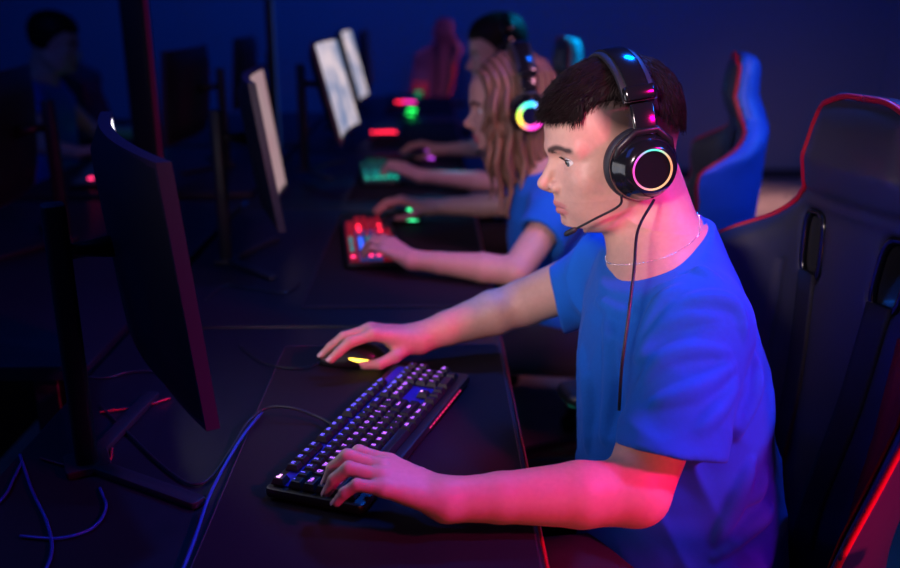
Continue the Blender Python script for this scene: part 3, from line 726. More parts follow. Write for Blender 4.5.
def hand_sdf(P, H):
    w, f, sd, s = H['wrist'], H['f'], H['side'], H.get('s', 1.0)
    Z = V(0, 0, 1); L = (0.086, 0.090, 0.084, 0.075); S = (0.029, 0.008, -0.013, -0.032)
    hh = H.get('h', (0.030, 0.032, 0.028, 0.020)); lens = ((0.044, 0.025, 0.020), (0.048, 0.029, 0.021), (0.044, 0.027, 0.021), (0.035, 0.020, 0.018))
    rad = ((0.0106, 0.0097, 0.0086, 0.0072), (0.0106, 0.0098, 0.0088, 0.0074), (0.0102, 0.0094, 0.0084, 0.0070), (0.0092, 0.0083, 0.0075, 0.0064))
    pitch = H['pitch']; spread = H.get('spread', (9, 2, -5, -13))
    palm = None; fing = None; H['tips'] = []
    for i in range(4):
        m = w + f*L[i]*s + sd*S[i]*s + Z*hh[i]*s; r = [q*s for q in rad[i]]
        c = cone(P, w + sd*S[i]*0.45*s, m, 0.0165*s, r[0]*1.12); palm = c if palm is None else smin(palm, c, 0.016*s)
        a = math.radians(spread[i]); dr = f*math.cos(a) + sd*math.sin(a)
        p = m; fd = None
        pt = pitch[i] if hasattr(pitch[0], '__len__') else pitch
        for k in range(3):
            t = math.radians(pt[k]); q = p + (dr*math.cos(t) - Z*math.sin(t))*lens[i][k]*s
            c = cone(P, p, q, r[k], r[k+1]); fd = c if fd is None else smin(fd, c, 0.003*s); p = q
        H['tips'].append((q, dr*math.cos(t) - Z*math.sin(t), r[3]))
        palm_f = fd if fing is None else smin(fing, fd, 0.0015*s); fing = palm_f
    d = smin(palm, fing, 0.007*s)
    # heel of the hand and thumb
    d = smin(d, cone(P, w + sd*0.012*s - Z*0.004, w + f*0.045*s + sd*0.018*s + Z*0.004, 0.018*s, 0.015*s), 0.014*s)
    T = H['thumb']; rr = (0.0150, 0.0118, 0.0100, 0.0078)
    pts = [w + f*t[0]*s + sd*t[1]*s + Z*t[2]*s for t in T]; th = None
    for k in range(3):
        c = cone(P, pts[k], pts[k+1], rr[k]*s, rr[k+1]*s); th = c if th is None else smin(th, c, 0.004*s)
    H['tips'].append((pts[3], (pts[3]-pts[2])/np.linalg.norm(pts[3]-pts[2]), rr[3]*s))
    return smin(d, th, 0.010*s)
def arm_sdf(P, a):
    S, E, W = a['shoulder'], a['elbow'], a['hand']['wrist']; q = a.get('q', 1.0)
    d = cone(P, S, E, 0.050*q, 0.042*q)
    ax = (W-E); mid = E + ax*0.30
    d = smin(d, cone(P, E, mid, 0.0390*q, 0.0405*q), 0.012)
    d = smin(d, cone(P, mid, E+ax*0.72, 0.0405*q, 0.0305*q), 0.006)
    d = smin(d, cone(P, E+ax*0.72, W, 0.0305*q, 0.0260*q), 0.006)
    return smin(d, hand_sdf(P, a['hand']), 0.014)
def loft(P, T, ang, grow=0.0, exq=2.4):
    z = P[:, 2]; zs = T[:, 0]
    cx, cy, A, B = (np.interp(z, zs, T[:, k]).astype(np.float32) for k in (1, 2, 3, 4))
    c, s = math.cos(math.radians(ang)), math.sin(math.radians(ang))
    dx, dy = P[:, 0]-cx, P[:, 1]-cy; a = dx*c+dy*s; b = -dx*s+dy*c
    A = A+grow; B = B+grow
    r = (np.abs(a/A)**exq + np.abs(b/B)**exq)**(1/exq)
    d = (r-1)*np.minimum(A, B)*0.85
    return np.maximum(d, np.maximum(z-zs[-1], zs[0]-z))
def build_person(S):
    root = thing('person', S['root'], 0, S['label'], 'person')
    O = np.array(S['root']); Hm = S['Hm']; ho = S['head']; vx = S['vox']
    def toH(P): return (P - ho.astype(np.float32)) @ Hm.astype(np.float32)
    def hw_(p): return ho + Hm @ V(*p)
    nb = S['neck']; T = np.array(S['torso']); ang = S['ang']
    def torso(P, g=0.0):
        d = loft(P, T, ang, g)
        for a in S['arms']: d = smin(d, cone(P, nb + V(0.01, 0, -0.035), a['shoulder'] + V(0, 0, 0.008), 0.046+g, 0.052+g), 0.05)
        return d
    def headneck(P):
        d = head_fn(toH(P), S.get('female', False))
        n = cone(P, hw_((-0.022, 0, -0.010)), nb, 0.052*S.get('nk', 1), 0.058*S.get('nk', 1))
        n = smin(n, cone(P, hw_((0.012, 0, -0.060)), nb + V(-0.035, 0, -0.03), 0.036*S.get('nk', 1), 0.036), 0.02)
        d = smin(d, n, 0.020)
        d = smin(d, np.maximum(torso(P, -0.016), P[:, 2]-nb[2]-0.02), 0.03)
        rr = np.sqrt((P[:, 0]-nb[0])**2 + (P[:, 1]-nb[1])**2)
        return np.maximum(d, np.maximum((nb[2]-0.085) - P[:, 2], np.where(P[:, 2] < nb[2]+0.02, rr-0.115, -1)))
    lo = np.minimum(ho-0.16, nb-0.10); lo = np.minimum(lo, nb-0.13); lo[2] = nb[2]-0.10; hi = np.maximum(ho+0.16, nb+0.13)
    hv, hf = polygonise(headneck, lo, hi, vx[0])
    # smooth out the sampling pattern a little
    meshes = [(hv, hf)]; tips = []
    for a in S['arms']:
        W = a['hand']['wrist']; pts = np.array([a['shoulder'], a['elbow'], W, W + a['hand']['f']*0.19])
        meshes.append(polygonise(lambda P, a=a: arm_sdf(P, a), pts.min(0)-0.075, pts.max(0)+0.075, vx[1])); tips.append(a['hand']['tips'][:])
    T = np.array(S['torso']); ang = S['ang']
    def torso(P, g=0.0):
        d = loft(P, T, ang, g)
        for a in S['arms']: d = smin(d, cone(P, nb + V(0.01, 0, -0.035), a['shoulder'] + V(0, 0, 0.008), 0.046+g, 0.052+g), 0.05)
        return d
    meshes.append(polygonise(lambda P: torso(P, -0.024), (T[:, 1].min()-0.2, T[:, 2].min()-0.3, T[0, 0]-0.02), (T[:, 1].max()+0.2, T[:, 2].max()+0.3, T[-1, 0]+0.08), 0.012))
    v, f = join(meshes)
    col = np.tile(np.array(S['skin'], float), (len(v), 1))
    Q = (hv-ho) @ Hm; A = np.abs(Q[:, 1])
    def blend(m, c):
        m = np.clip(m, 0, 1)[:, None]; col[:len(hv)] = col[:len(hv)]*(1-m) + np.array(c)*m
    lipd = np.where(Q[:, 2] > -0.0582, np.sqrt(((Q[:, 2]+0.0535-0.0*A)/0.0062)**2 + (A/0.0245)**2), np.sqrt(((Q[:, 2]+0.0630)/0.0075)**2 + (A/0.0235)**2))
    blend((1.15-lipd)*4*(Q[:, 0] > 0.085), S.get('lip', (0.52, 0.20, 0.19)))
    if S.get('fade'):
        zf = np.interp(Q[:, 0], [-0.1, -0.05, 0.0, 0.03, 0.045, 0.060, 0.075, 0.12], [-0.02, -0.01, 0.005, 0.020, 0.034, 0.064, 0.072, 0.075])
        blend((Q[:, 2]-zf)/0.035*0.8, (0.035, 0.020, 0.018))
        blend(((Q[:, 2] < -0.045) & (Q[:, 0] > 0.0)).astype(float)*0.10, (0.25, 0.17, 0.15))
    bz = 0.0265 + 0.0075*np.sin(np.clip((A-0.010)/0.040*1.25, 0, 1)*PI*0.75) - 0.003*(A-0.010)/0.040
    blend((1-np.abs(Q[:, 2]-bz-0.001)/0.0058)*1.5*np.clip((A-0.007)/0.004, 0, 1)*np.clip((0.054-A)/0.006, 0, 1)*(Q[:, 0] > 0.05), (0.07, 0.04, 0.035))
    body = mesh_obj('body', v, f, M['skin'], root, O, colors=col)
    # eyes
    for s in (-1, 1):
        c = hw_((EYE[0], s*EYE[1], EYE[2])); g = V(*S.get('gaze', (1, 0, -0.12))); g = Hm @ (g/np.linalg.norm(g))
        def cap_mesh(r0, a1, n=24, m=10, a0=0.0):
            vv, ff = [], []; t = np.cross(g, V(0, 0, 1)); t /= np.linalg.norm(t); b = np.cross(g, t)
            for i in range(m+1):
                a = a0+(a1-a0)*i/m
                for k in range(n): w = 2*PI*k/n; vv.append(c + r0*(g*math.cos(a) + (t*math.cos(w)+b*math.sin(w))*math.sin(a)))
            for i in range(m):
                for k in range(n): j = (k+1) % n; ff.append((i*n+k, (i+1)*n+k, (i+1)*n+j, i*n+j))
            return vv, ff
        vv, ff = cap_mesh(0.0124, PI, a0=0.001); e = mesh_obj('eyeball', vv, ff, M['eye_white'], root, O)
        vv, ff = cap_mesh(0.01255, 0.47, a0=0.001); mesh_obj('iris', vv, ff, M['iris'], e)
        vv, ff = cap_mesh(0.0127, 0.20, a0=0.001); mesh_obj('pupil', vv, ff, M['pupil'], e)
        for ch in e.children: ch.data.transform(Matrix.Translation(Vector(-O)))
        # brow: short slanted hairs
        if not S.get('blur'):
            mb = MB(); g2 = np.random.default_rng(3)
            for k in range(380):
                t = g2.uniform(0, 1); yy = 0.010+0.040*t; zz = 0.0265 + 0.0075*math.sin(min(1, t*1.25)*PI*0.75) - 0.003*t + g2.normal()*0.0016*(1-0.5*t)
                p = V(0.14, s*yy, zz); dr = V(-1, 0, 0)
                for _ in range(26): p = p + dr*min(0.004, max(0.0002, float(head_fn(p[None].astype(np.float32))[0])*0.9))
                tip = p + V(-0.35*t, s*0.8, 0.35-0.5*t)*0.0085; tip[0] -= 0.0028*t + 0.0004
                mb.tube([hw_(p+V(0.0005, 0, 0)), hw_((p+tip)/2+V(0.0012, 0, 0)), hw_(tip+V(0.0004, 0, 0))], [0.0009, 0.0008, 0.0002], 3, cap=False)
            mb.build('eyebrow', M['brow'], root, O)
            mb = MB()
            for k in range(26):
                t = k/25; a = (t-0.5)*1.9; p = V(*EYE) + 0.0138*V(math.cos(a), math.sin(a)*1.0, 0.30-0.12*(2*t-1)**2); p[1] *= s
                o_ = V(math.cos(a), s*math.sin(a), 0.25)*0.006
                mb.tube([hw_(p), hw_(p+o_*0.6), hw_(p+o_+V(0, 0, 0.0015))], [0.00035, 0.0003, 0.0001], 3, cap=False)
            mb.build('eyelashes', M['brow'], root, O)
    # nails
    if not S.get('blur'):
        for a, tp in zip(S['arms'], tips):
            for (q, dr, r) in tp[:5]:
                up = V(0, 0, 1) - dr*dr[2]
                if np.linalg.norm(up) < 0.2: up = V(-1, 0, 0)*0.0 + a['hand']['f']
                up = up - dr*(up @ dr); up /= np.linalg.norm(up); sd = np.cross(dr, up)
                vv = []; ff = []
                for i in range(5):
                    for j in range(5):
                        w = (j-2)/2*1.0; l = (i/4-0.35)*r*1.5; vv.append(q + dr*l + (up*math.cos(w)+sd*math.sin(w))*(r*1.05)*(1-0.06*(i/4)**2))
                for i in range(4):
                    for j in range(4): ff.append((i*5+j, i*5+j+1, (i+1)*5+j+1, (i+1)*5+j))
                mesh_obj('fingernail', vv, ff, M['nail'], root, O)
    # T-shirt
    zc0 = T[0, 0]
    def shirt(P):
        d = torso(P, 0.0)
        for a in S['arms']:
            sl = a['hem']; ax = sl - a['shoulder']; L = np.linalg.norm(ax); ax = ax/L
            tube_ = cone(P, a['shoulder'] + V(0.004, 0, -0.004), sl + ax*0.05, a['sr'][0], a['sr'][1])
            cut = (P - sl.astype(np.float32)) @ a.get('hemn', ax).astype(np.float32)
            tube_ = smax(tube_, cut, 0.003)
            hole = cone(P, sl - ax*0.020, sl + ax*0.08, a['sr'][1]-0.014, a['sr'][1]-0.007)
            d = smin(d, tube_, 0.035); d = smax(d, -hole, 0.004)
        w = P[:, 2]
        def rid(ph): return (1-np.abs(np.sin(ph)))**2
        low = np.clip((0.97-w)/0.15, 0.1, 1)
        ph1 = P[:, 2]*20 + 2.2*np.sin(P[:, 0]*13+P[:, 1]*8) + P[:, 0]*16 + P[:, 1]*6
        ph2 = P[:, 2]*9 - 1.8*np.sin(P[:, 1]*17+1) + P[:, 1]*24 - P[:, 0]*12
        d = d - low*(0.0075*rid(ph1)*np.clip(0.5+sinnoise(P, 16, 3)*1.6, 0, 1) + 0.006*rid(ph2)*np.clip(0.5+sinnoise(P, 16, 8)*1.6, 0, 1)) - 0.003*sinnoise(P, 40, S['seed']) - 0.0008*sinnoise(P, 110, S['seed']+1)
        for a in S['arms']:   # pulled folds radiating from the armpit over the sleeve
            sh = a['shoulder']; ax = a['elbow'] - sh; L = np.linalg.norm(ax); ax = ax/L
            R_ = P - sh.astype(np.float32); t = R_ @ ax.astype(np.float32)
            ph = t*52 + (R_[:, 0])*38 + 1.6*np.sin(R_[:, 1]*30+t*12)
            m = np.clip(1-np.abs(t-0.09)/0.12, 0, 1)*np.clip(1-np.linalg.norm(R_-t[:, None]*ax.astype(np.float32), axis=1)/0.13, 0, 1)
            d = d - 0.018*m*rid(ph*0.5)
        if S.get('ridges'):
            for (p, q, r0, r1) in S['ridges']:
                d = smin(d, cone(P, p, q, r0, r1), 0.010)
        kk = S.get('nk', 1); c_ = (nb + V(-0.006, 0.003, -0.004)).astype(np.float32)
        dx, dy = P[:, 0]-c_[0], P[:, 1]-c_[1]
        hole = np.maximum(np.sqrt(dx*dx+dy*dy) - 0.062*kk, c_[2]-0.045-P[:, 2])
        plane = (P[:, 2] - (c_[2] + 0.46*dx + 0.05*dy))*0.9
        plane = np.minimum(plane, 0.15-np.sqrt(dx*dx+dy*dy))
        return smax(smax(d, -hole, 0.005), plane, 0.004)
    if S.get('folds'):
        S['ridges'] = []
        def hit(u, v):
            o = V(0, 0, CAM_Z); d = on_y(u, v, 1.0) - o; d /= np.linalg.norm(d); t = 0.8
            for _ in range(200):
                q = float(shirt((o+d*t)[None].astype(np.float32))[0])
                if q < 0.0004: break
                t += q*0.6
            return o + d*t, d
        got = []
        for (pl, r) in S['folds']:
            Lp = sum(math.hypot(pl[k+1][0]-pl[k][0], pl[k+1][1]-pl[k][1]) for k in range(len(pl)-1))
            q2 = spline([V(u, v, 0) for u, v in pl], max(2, int(Lp/(len(pl)-1)/7))); n2 = len(q2)-1
            pp = [hit(q[0], q[1]) for q in q2]; rr = [r*(0.25+0.75*math.sin(PI*min(1, (k/n2)*0.85+0.10))) for k in range(n2+1)]
            pp = [p + d*rk*0.30 + d*0.002 for (p, d), rk in zip(pp, rr)]
            for k in range(n2):
                if np.linalg.norm(pp[k+1]-pp[k]) < 0.05 and max(pp[k][1], pp[k+1][1]) < 1.5: got.append((pp[k], pp[k+1], rr[k], rr[k+1]))
        S['ridges'] = got
    pts = np.array([a['hem'] for a in S['arms']] + [a['shoulder'] for a in S['arms']])
    lo = np.minimum(pts.min(0)-0.12, [T[:, 1].min()-0.2, T[:, 2].min()-0.28, zc0-0.01]); hi = np.maximum(pts.max(0)+0.12, [T[:, 1].max()+0.2, T[:, 2].max()+0.28, T[-1, 0]+0.08])
    lo[2] = zc0-0.01
    sv, sf = polygonise(shirt, lo, hi, vx[2])
    mesh_obj('t_shirt', sv, sf, M['shirt'], root, O)
    # legs: trousers and shoes, under the desk
    for s, hipy in ((-1, -0.10), (1, 0.10)):
        hp = V(T[0, 1]+0.02, T[0, 2]+hipy, 0.545); kn = V(T[0, 1]-0.40, T[0, 2]+hipy*1.3, 0.56); an = V(T[0, 1]-0.36, T[0, 2]+hipy*1.3, 0.11)
        tv, tf = polygonise(lambda P: smin(cone(P, hp, kn, 0.085, 0.060), cone(P, kn, an, 0.060, 0.048), 0.03), np.minimum(np.minimum(hp, kn), an)-0.1, np.maximum(np.maximum(hp, kn), an)+0.1, 0.012)
        mesh_obj('trouser_leg', tv, tf, M['trousers'], root, O)
        tv, tf = polygonise(lambda P: smax(smin(cone(P, an+V(0.03, 0, -0.06), an+V(-0.14, 0, -0.075), 0.042, 0.036), ball(P, an+V(0, 0, -0.01), 0.04), 0.03), -(P[:, 2]-0.003), 0.01), an-0.22, an+0.12, 0.012)
        mesh_obj('shoe', tv, tf, M['plastic'], root, O)
    return root, hw_, toH, (hv, hf)

def strands(name, roots, dirs, lens, rad, material, parent, O, fnorm, grav=0.0, seg=4, seed=1):
    """tapered hairs lying along a surface"""
    g = np.random.default_rng(seed); n = len(roots); P = roots.copy(); D = dirs/np.linalg.norm(dirs, axis=1)[:, None]
    pts = [P.copy()]
    for k in range(seg):
        D = D + g.normal(size=D.shape)*0.06; D[:, 2] -= grav; N, d = fnorm(P)
        D = D - N*np.minimum((D*N).sum(1), 0)[:, None]*0.9
        D /= np.linalg.norm(D, axis=1)[:, None]
        P = P + D*(lens/seg)[:, None]; N, d = fnorm(P); P = P + N*np.clip(0.0008-d, 0, 0.01)[:, None]
        pts.append(P.copy())
    pts = np.stack(pts, 1); m = seg+1
    tan = pts[:, -1]-pts[:, 0]; tan /= np.linalg.norm(tan, axis=1)[:, None]+1e-9
    a = np.cross(tan, [0.31, 0.52, 0.79]); a /= np.linalg.norm(a, axis=1)[:, None]+1e-9; b = np.cross(tan, a)
    verts = np.zeros((n, m, 3, 3))
    for j in range(m):
        r = rad*(1-0.85*(j/seg)**1.5)
        for k in range(3): w = 2*PI*k/3; verts[:, j, k] = pts[:, j] + (a*math.cos(w)+b*math.sin(w))*r
    base = (np.arange(n)*m*3)[:, None, None, None]; J = np.arange(seg)[None, :, None, None]*3; K = np.arange(3)[None, None, :, None]; K2 = (K+1) % 3
    q = np.concatenate([base+J+K, base+J+K2, base+J+3+K2, base+J+3+K], 3).reshape(-1, 4)
    return mesh_obj(name, verts.reshape(-1, 3), q, material, parent, O)

M['nail'] = mat('fingernail', (0.70, 0.42, 0.38), 0.3, coat=0.3)

# ------------------------------------------------ the short-haired man
TORSO = [(0.50, 0.395, 1.235, 0.158, 0.195), (0.60, 0.383, 1.240, 0.156, 0.190), (0.70, 0.372, 1.245, 0.150, 0.183), (0.80, 0.362, 1.25, 0.142, 0.180), (0.88, 0.352, 1.255, 0.134, 0.183),
         (0.94, 0.345, 1.26, 0.122, 0.175), (0.99, 0.342, 1.26, 0.100, 0.140), (1.03, 0.342, 1.265, 0.078, 0.100), (1.06, 0.345, 1.27, 0.062, 0.070)]
def unit(*a): a = V(*a); return a/np.linalg.norm(a)
man = dict(root=(0.36, 1.25, 0), label='short-haired man in a blue T-shirt and headset, typing, nearest the camera', seed=5,
    Hm=rz(189) @ ry(8) @ rx(0), head=V(0.276, 1.300, 1.154), neck=V(0.335, 1.272, 1.035), vox=(0.0016, 0.0024, 0.0040), torso=TORSO, ang=-11,
    folds=[([(660, 326), (680, 309), (700, 301), (722, 300), (738, 310), (744, 335)], 0.009), ([(638, 358), (660, 334), (686, 320), (716, 318)], 0.009), ([(642, 384), (664, 360), (694, 350), (726, 352)], 0.009),
        ([(655, 404), (690, 392), (732, 366)], 0.010), ([(672, 262), (692, 268), (718, 280)], 0.008), ([(640, 346), (652, 318), (664, 300), (680, 288)], 0.008),
        ([(750, 462), (735, 500), (716, 540)], 0.012), ([(764, 472), (755, 492), (738, 500)], 0.010), ([(768, 508), (755, 520), (716, 556)], 0.012), ([(583, 350), (590, 400), (588, 450)], 0.009), ([(608, 320), (612, 380), (604, 440)], 0.008),
        ([(752, 352), (754, 390), (736, 436)], 0.009), ([(598, 300), (618, 312), (640, 316)], 0.006), ([(700, 430), (720, 408), (736, 384)], 0.008)],
    skin=(0.60, 0.365, 0.29), fade=True, gaze=(1, 0.30, -0.14),
    arms=[dict(shoulder=V(0.349, 1.116, 0.960), elbow=V(0.248, 0.978, 0.790), hem=V(0.292, 1.002, 0.834), sr=(0.063, 0.068), hemn=unit(-0.15, -0.35, -0.9),
               hand=dict(wrist=V(0.015, 0.955, 0.796), f=unit(-0.97, 0.24, 0), side=unit(0.24, 0.97, 0), s=0.93, h=(0.028, 0.032, 0.030, 0.024), spread=(0, -2, -5, -9),
                         pitch=[(-14, 46, 70), (-14, 44, 66), (-12, 42, 62), (-8, 36, 52)], thumb=[(0.020, 0.020, -0.002), (0.050, 0.048, 0.002), (0.080, 0.056, 0.002), (0.106, 0.050, -0.002)])),
          dict(shoulder=V(0.305, 1.415, 0.955), elbow=V(0.165, 1.530, 0.852), hem=V(0.212, 1.470, 0.875), sr=(0.066, 0.054), hemn=unit(-0.9, 0.1, -0.25),
               hand=dict(wrist=V(-0.030, 1.487, 0.800), f=unit(-0.97, -0.20, 0), side=unit(0.20, -0.97, 0), s=0.95, h=(0.026, 0.028, 0.022, 0.012),
                         pitch=[(12, 36, 40), (12, 36, 42), (16, 44, 48), (24, 50, 52)], thumb=[(0.022, 0.020, -0.006), (0.048, 0.040, -0.016), (0.078, 0.046, -0.026), (0.104, 0.036, -0.030)]))])
MAN, hwM, toHM, headM = build_person(man)

def zh_short(x): return np.interp(x, [-0.1, -0.07, -0.03, 0.0, 0.03, 0.055, 0.075, 0.095, 0.12], [0.022, 0.035, 0.060, 0.080, 0.092, 0.088, 0.076, 0.068, 0.066])
def cap_fn(Q, thick=0.008, zh=zh_short, soft=0.012):
    top = np.clip((Q[:, 2]-0.05)/0.08, 0, 1)
    d = skull(Q, 0.003) - thick*top
    d = d - 0.0010*sinnoise(Q, 260, 11) - 0.0008*np.sin(Q[:, 1]*420+6*np.sin(Q[:, 0]*40))*top
    return smax(d, zh(Q[:, 0]) - Q[:, 2], soft)
def short_hair(root, hw_, toH, S, vox, nstr, material, zh=zh_short, seed=2):
    O = np.array(S['root']); Hm = S['Hm']
    v, f = polygonise(lambda Q: cap_fn(Q, zh=zh), (-0.125, -0.105, 0.0), (0.135, 0.105, 0.17), vox)
    W = v @ Hm.T + S['head']
    hair = mesh_obj('hair', W, f, material, root, O)
    def fn_(Q):
        Q = Q.astype(np.float32); e = 0.0012; d0 = cap_fn(Q, zh=zh)
        N = np.stack([cap_fn(Q+np.array(o, np.float32)*e, zh=zh)-d0 for o in ((1, 0, 0), (0, 1, 0), (0, 0, 1))], 1).astype(float); N /= np.linalg.norm(N, axis=1)[:, None]+1e-9
        return N, d0.astype(float)
    g = np.random.default_rng(seed); outer = v[(v[:, 2] > zh(v[:, 0])+0.004)]
    idx = g.integers(0, len(outer), nstr); R = outer[idx] + g.normal(size=(nstr, 3))*0.001
    D = np.stack([0.85+0*R[:, 0], R[:, 1]*3.0, -0.25+0*R[:, 0]], 1) + g.normal(size=(nstr, 3))*0.13
    D[:, 0] = np.where(R[:, 0] < -0.03, -0.1, D[:, 0]); D[:, 2] = np.where((R[:, 0] < -0.03) | (np.abs(R[:, 1]) > 0.06), -1.0, D[:, 2])
    L = g.uniform(0.010, 0.018, nstr)
    o = strands('hair_strands', R, D, L, 0.0007, material, None, None, fn_, 0.08, seed=seed)
    # fringe hairs hanging over the forehead
    nf = nstr//6; yy = g.uniform(-0.060, 0.066, nf); F = np.stack([0.101-6.5*yy*yy+g.normal(size=nf)*0.0015, yy, 0.084+g.uniform(-0.006, 0.010, nf)], 1)
    def fs(Q):
        Q = Q.astype(np.float32); e = 0.0012; d0 = skull(Q, 0.003)
        N = np.stack([skull(Q+np.array(o_, np.float32)*e, 0.003)-d0 for o_ in ((1, 0, 0), (0, 1, 0), (0, 0, 1))], 1).astype(float); N /= np.linalg.norm(N, axis=1)[:, None]+1e-9
        return N, d0.astype(float)
    D = np.stack([0.25+0*yy, yy*3, -1+0*yy], 1) + g.normal(size=(nf, 3))*0.16
    o2 = strands('hair_fringe', F, D, g.uniform(0.010, 0.024, nf), 0.0007, material, None, None, fs, 0.1, seed=seed+1)
    for q in (o, o2):
        T4 = Matrix(Hm.tolist()).to_4x4(); T4.translation = Vector(S['head'] - O); q.data.transform(T4); q.parent = hair
    return hair
short_hair(MAN, hwM, toHM, man, 0.0016, 5200, M['hair_dark'])
# collar ribbing and chain
def ring_pts(c, rxy, tilt, n=48, wob=0.0):
    out = []
    for k in range(n+1):
        a = 2*PI*k/n; p = V(rxy[0]*math.cos(a), rxy[1]*math.sin(a), 0) ; p[2] = p[0]*tilt[0] + p[1]*tilt[1] + wob*math.cos(2*a); out.append(c+p)
    return out
def ribbon_ring(pts, wdir, w, th):
    mb = MB(); n = len(pts)-1; v = []; f = []
    for i in range(n):
        p = pts[i]; wd = wdir[i]; nrm = np.cross(pts[(i+1) % n]-pts[i-1], wd); nrm /= np.linalg.norm(nrm)+1e-9
        for (a, b) in ((-1, -1), (1, -1), (1, 1), (-1, 1)): v.append(p + wd*a*w/2 + nrm*b*th/2)
    for i in range(n):
        j = (i+1) % n
        for k in range(4): q = (k+1) % 4; f.append((i*4+k, i*4+q, j*4+q, j*4+k))
    return v, f
cc = man['neck'] + V(-0.006, 0.003, -0.004)
cp = ring_pts(cc - V(0, 0, 0.002), (0.0640, 0.0640), (0.46, 0.05)); wd = [((p-cc)*V(1, 1, 0)/np.linalg.norm((p-cc)*V(1, 1, 0))*0.45 + V(0, 0, -0.89)) for p in cp]
vv, ff = ribbon_ring(cp, wd, 0.018, 0.010); mesh_obj('collar', vv, ff, M['shirt'], MAN, np.array(man['root']))
mb = MB(); cp = ring_pts(cc + V(0, 0, 0.004), (0.0605, 0.0605), (0.50, 0.05), 110)
_hw = headM[0]; _ha = np.arctan2(_hw[:, 1]-cc[1], _hw[:, 0]-cc[0])
for k in range(110):
    q = cp[k]; zt = cc[2] + 0.007 + 0.58*(q[0]-cc[0]); aa = math.atan2(q[1]-cc[1], q[0]-cc[0])
    dd = np.abs(_hw[:, 2]-zt) + 0.05*np.abs(np.angle(np.exp(1j*(_ha-aa)))); w_ = _hw[int(np.argmin(dd))]
    r_ = math.hypot(w_[0]-cc[0], w_[1]-cc[1]) + 0.0010; cp[k] = V(cc[0]+r_*math.cos(aa), cc[1]+r_*math.sin(aa), zt)
for k in range(110):
    mb.lathe([(0, -0.0013), (0.0012, -0.0007), (0.0012, 0.0007), (0, 0.0013)], 6, 'z', tuple(cp[k]))
mb.build('necklace', M['silver'], MAN, np.array(man['root']))

# ================================================================== headsets
def ring_glow(name, stops, s):
    m = bpy.data.materials.new(name); m.use_nodes = True; nt = m.node_tree; b = nt.nodes['Principled BSDF']
    tc = nt.nodes.new('ShaderNodeTexCoord'); sp = nt.nodes.new('ShaderNodeSeparateXYZ'); nt.links.new(tc.outputs['Object'], sp.inputs[0])
    at = nt.nodes.new('ShaderNodeMath'); at.operation = 'ARCTAN2'; nt.links.new(sp.outputs['Z'], at.inputs[0]); nt.links.new(sp.outputs['X'], at.inputs[1])
    mr = nt.nodes.new('ShaderNodeMapRange'); mr.inputs['From Min'].default_value = -PI; mr.inputs['From Max'].default_value = PI; nt.links.new(at.outputs[0], mr.inputs['Value'])
    r = nt.nodes.new('ShaderNodeValToRGB'); r.color_ramp.interpolation = 'LINEAR'
    while len(r.color_ramp.elements) < len(stops): r.color_ramp.elements.new(0.5)
    for e, (p, c) in zip(r.color_ramp.elements, stops): e.position = p; e.color = (*c, 1)
    nt.links.new(mr.outputs['Result'], r.inputs['Fac']); nt.links.new(r.outputs['Color'], b.inputs['Emission Color']); b.inputs['Emission Strength'].default_value = s
    b.inputs['Base Color'].default_value = (0.05, 0.05, 0.05, 1)
    return m
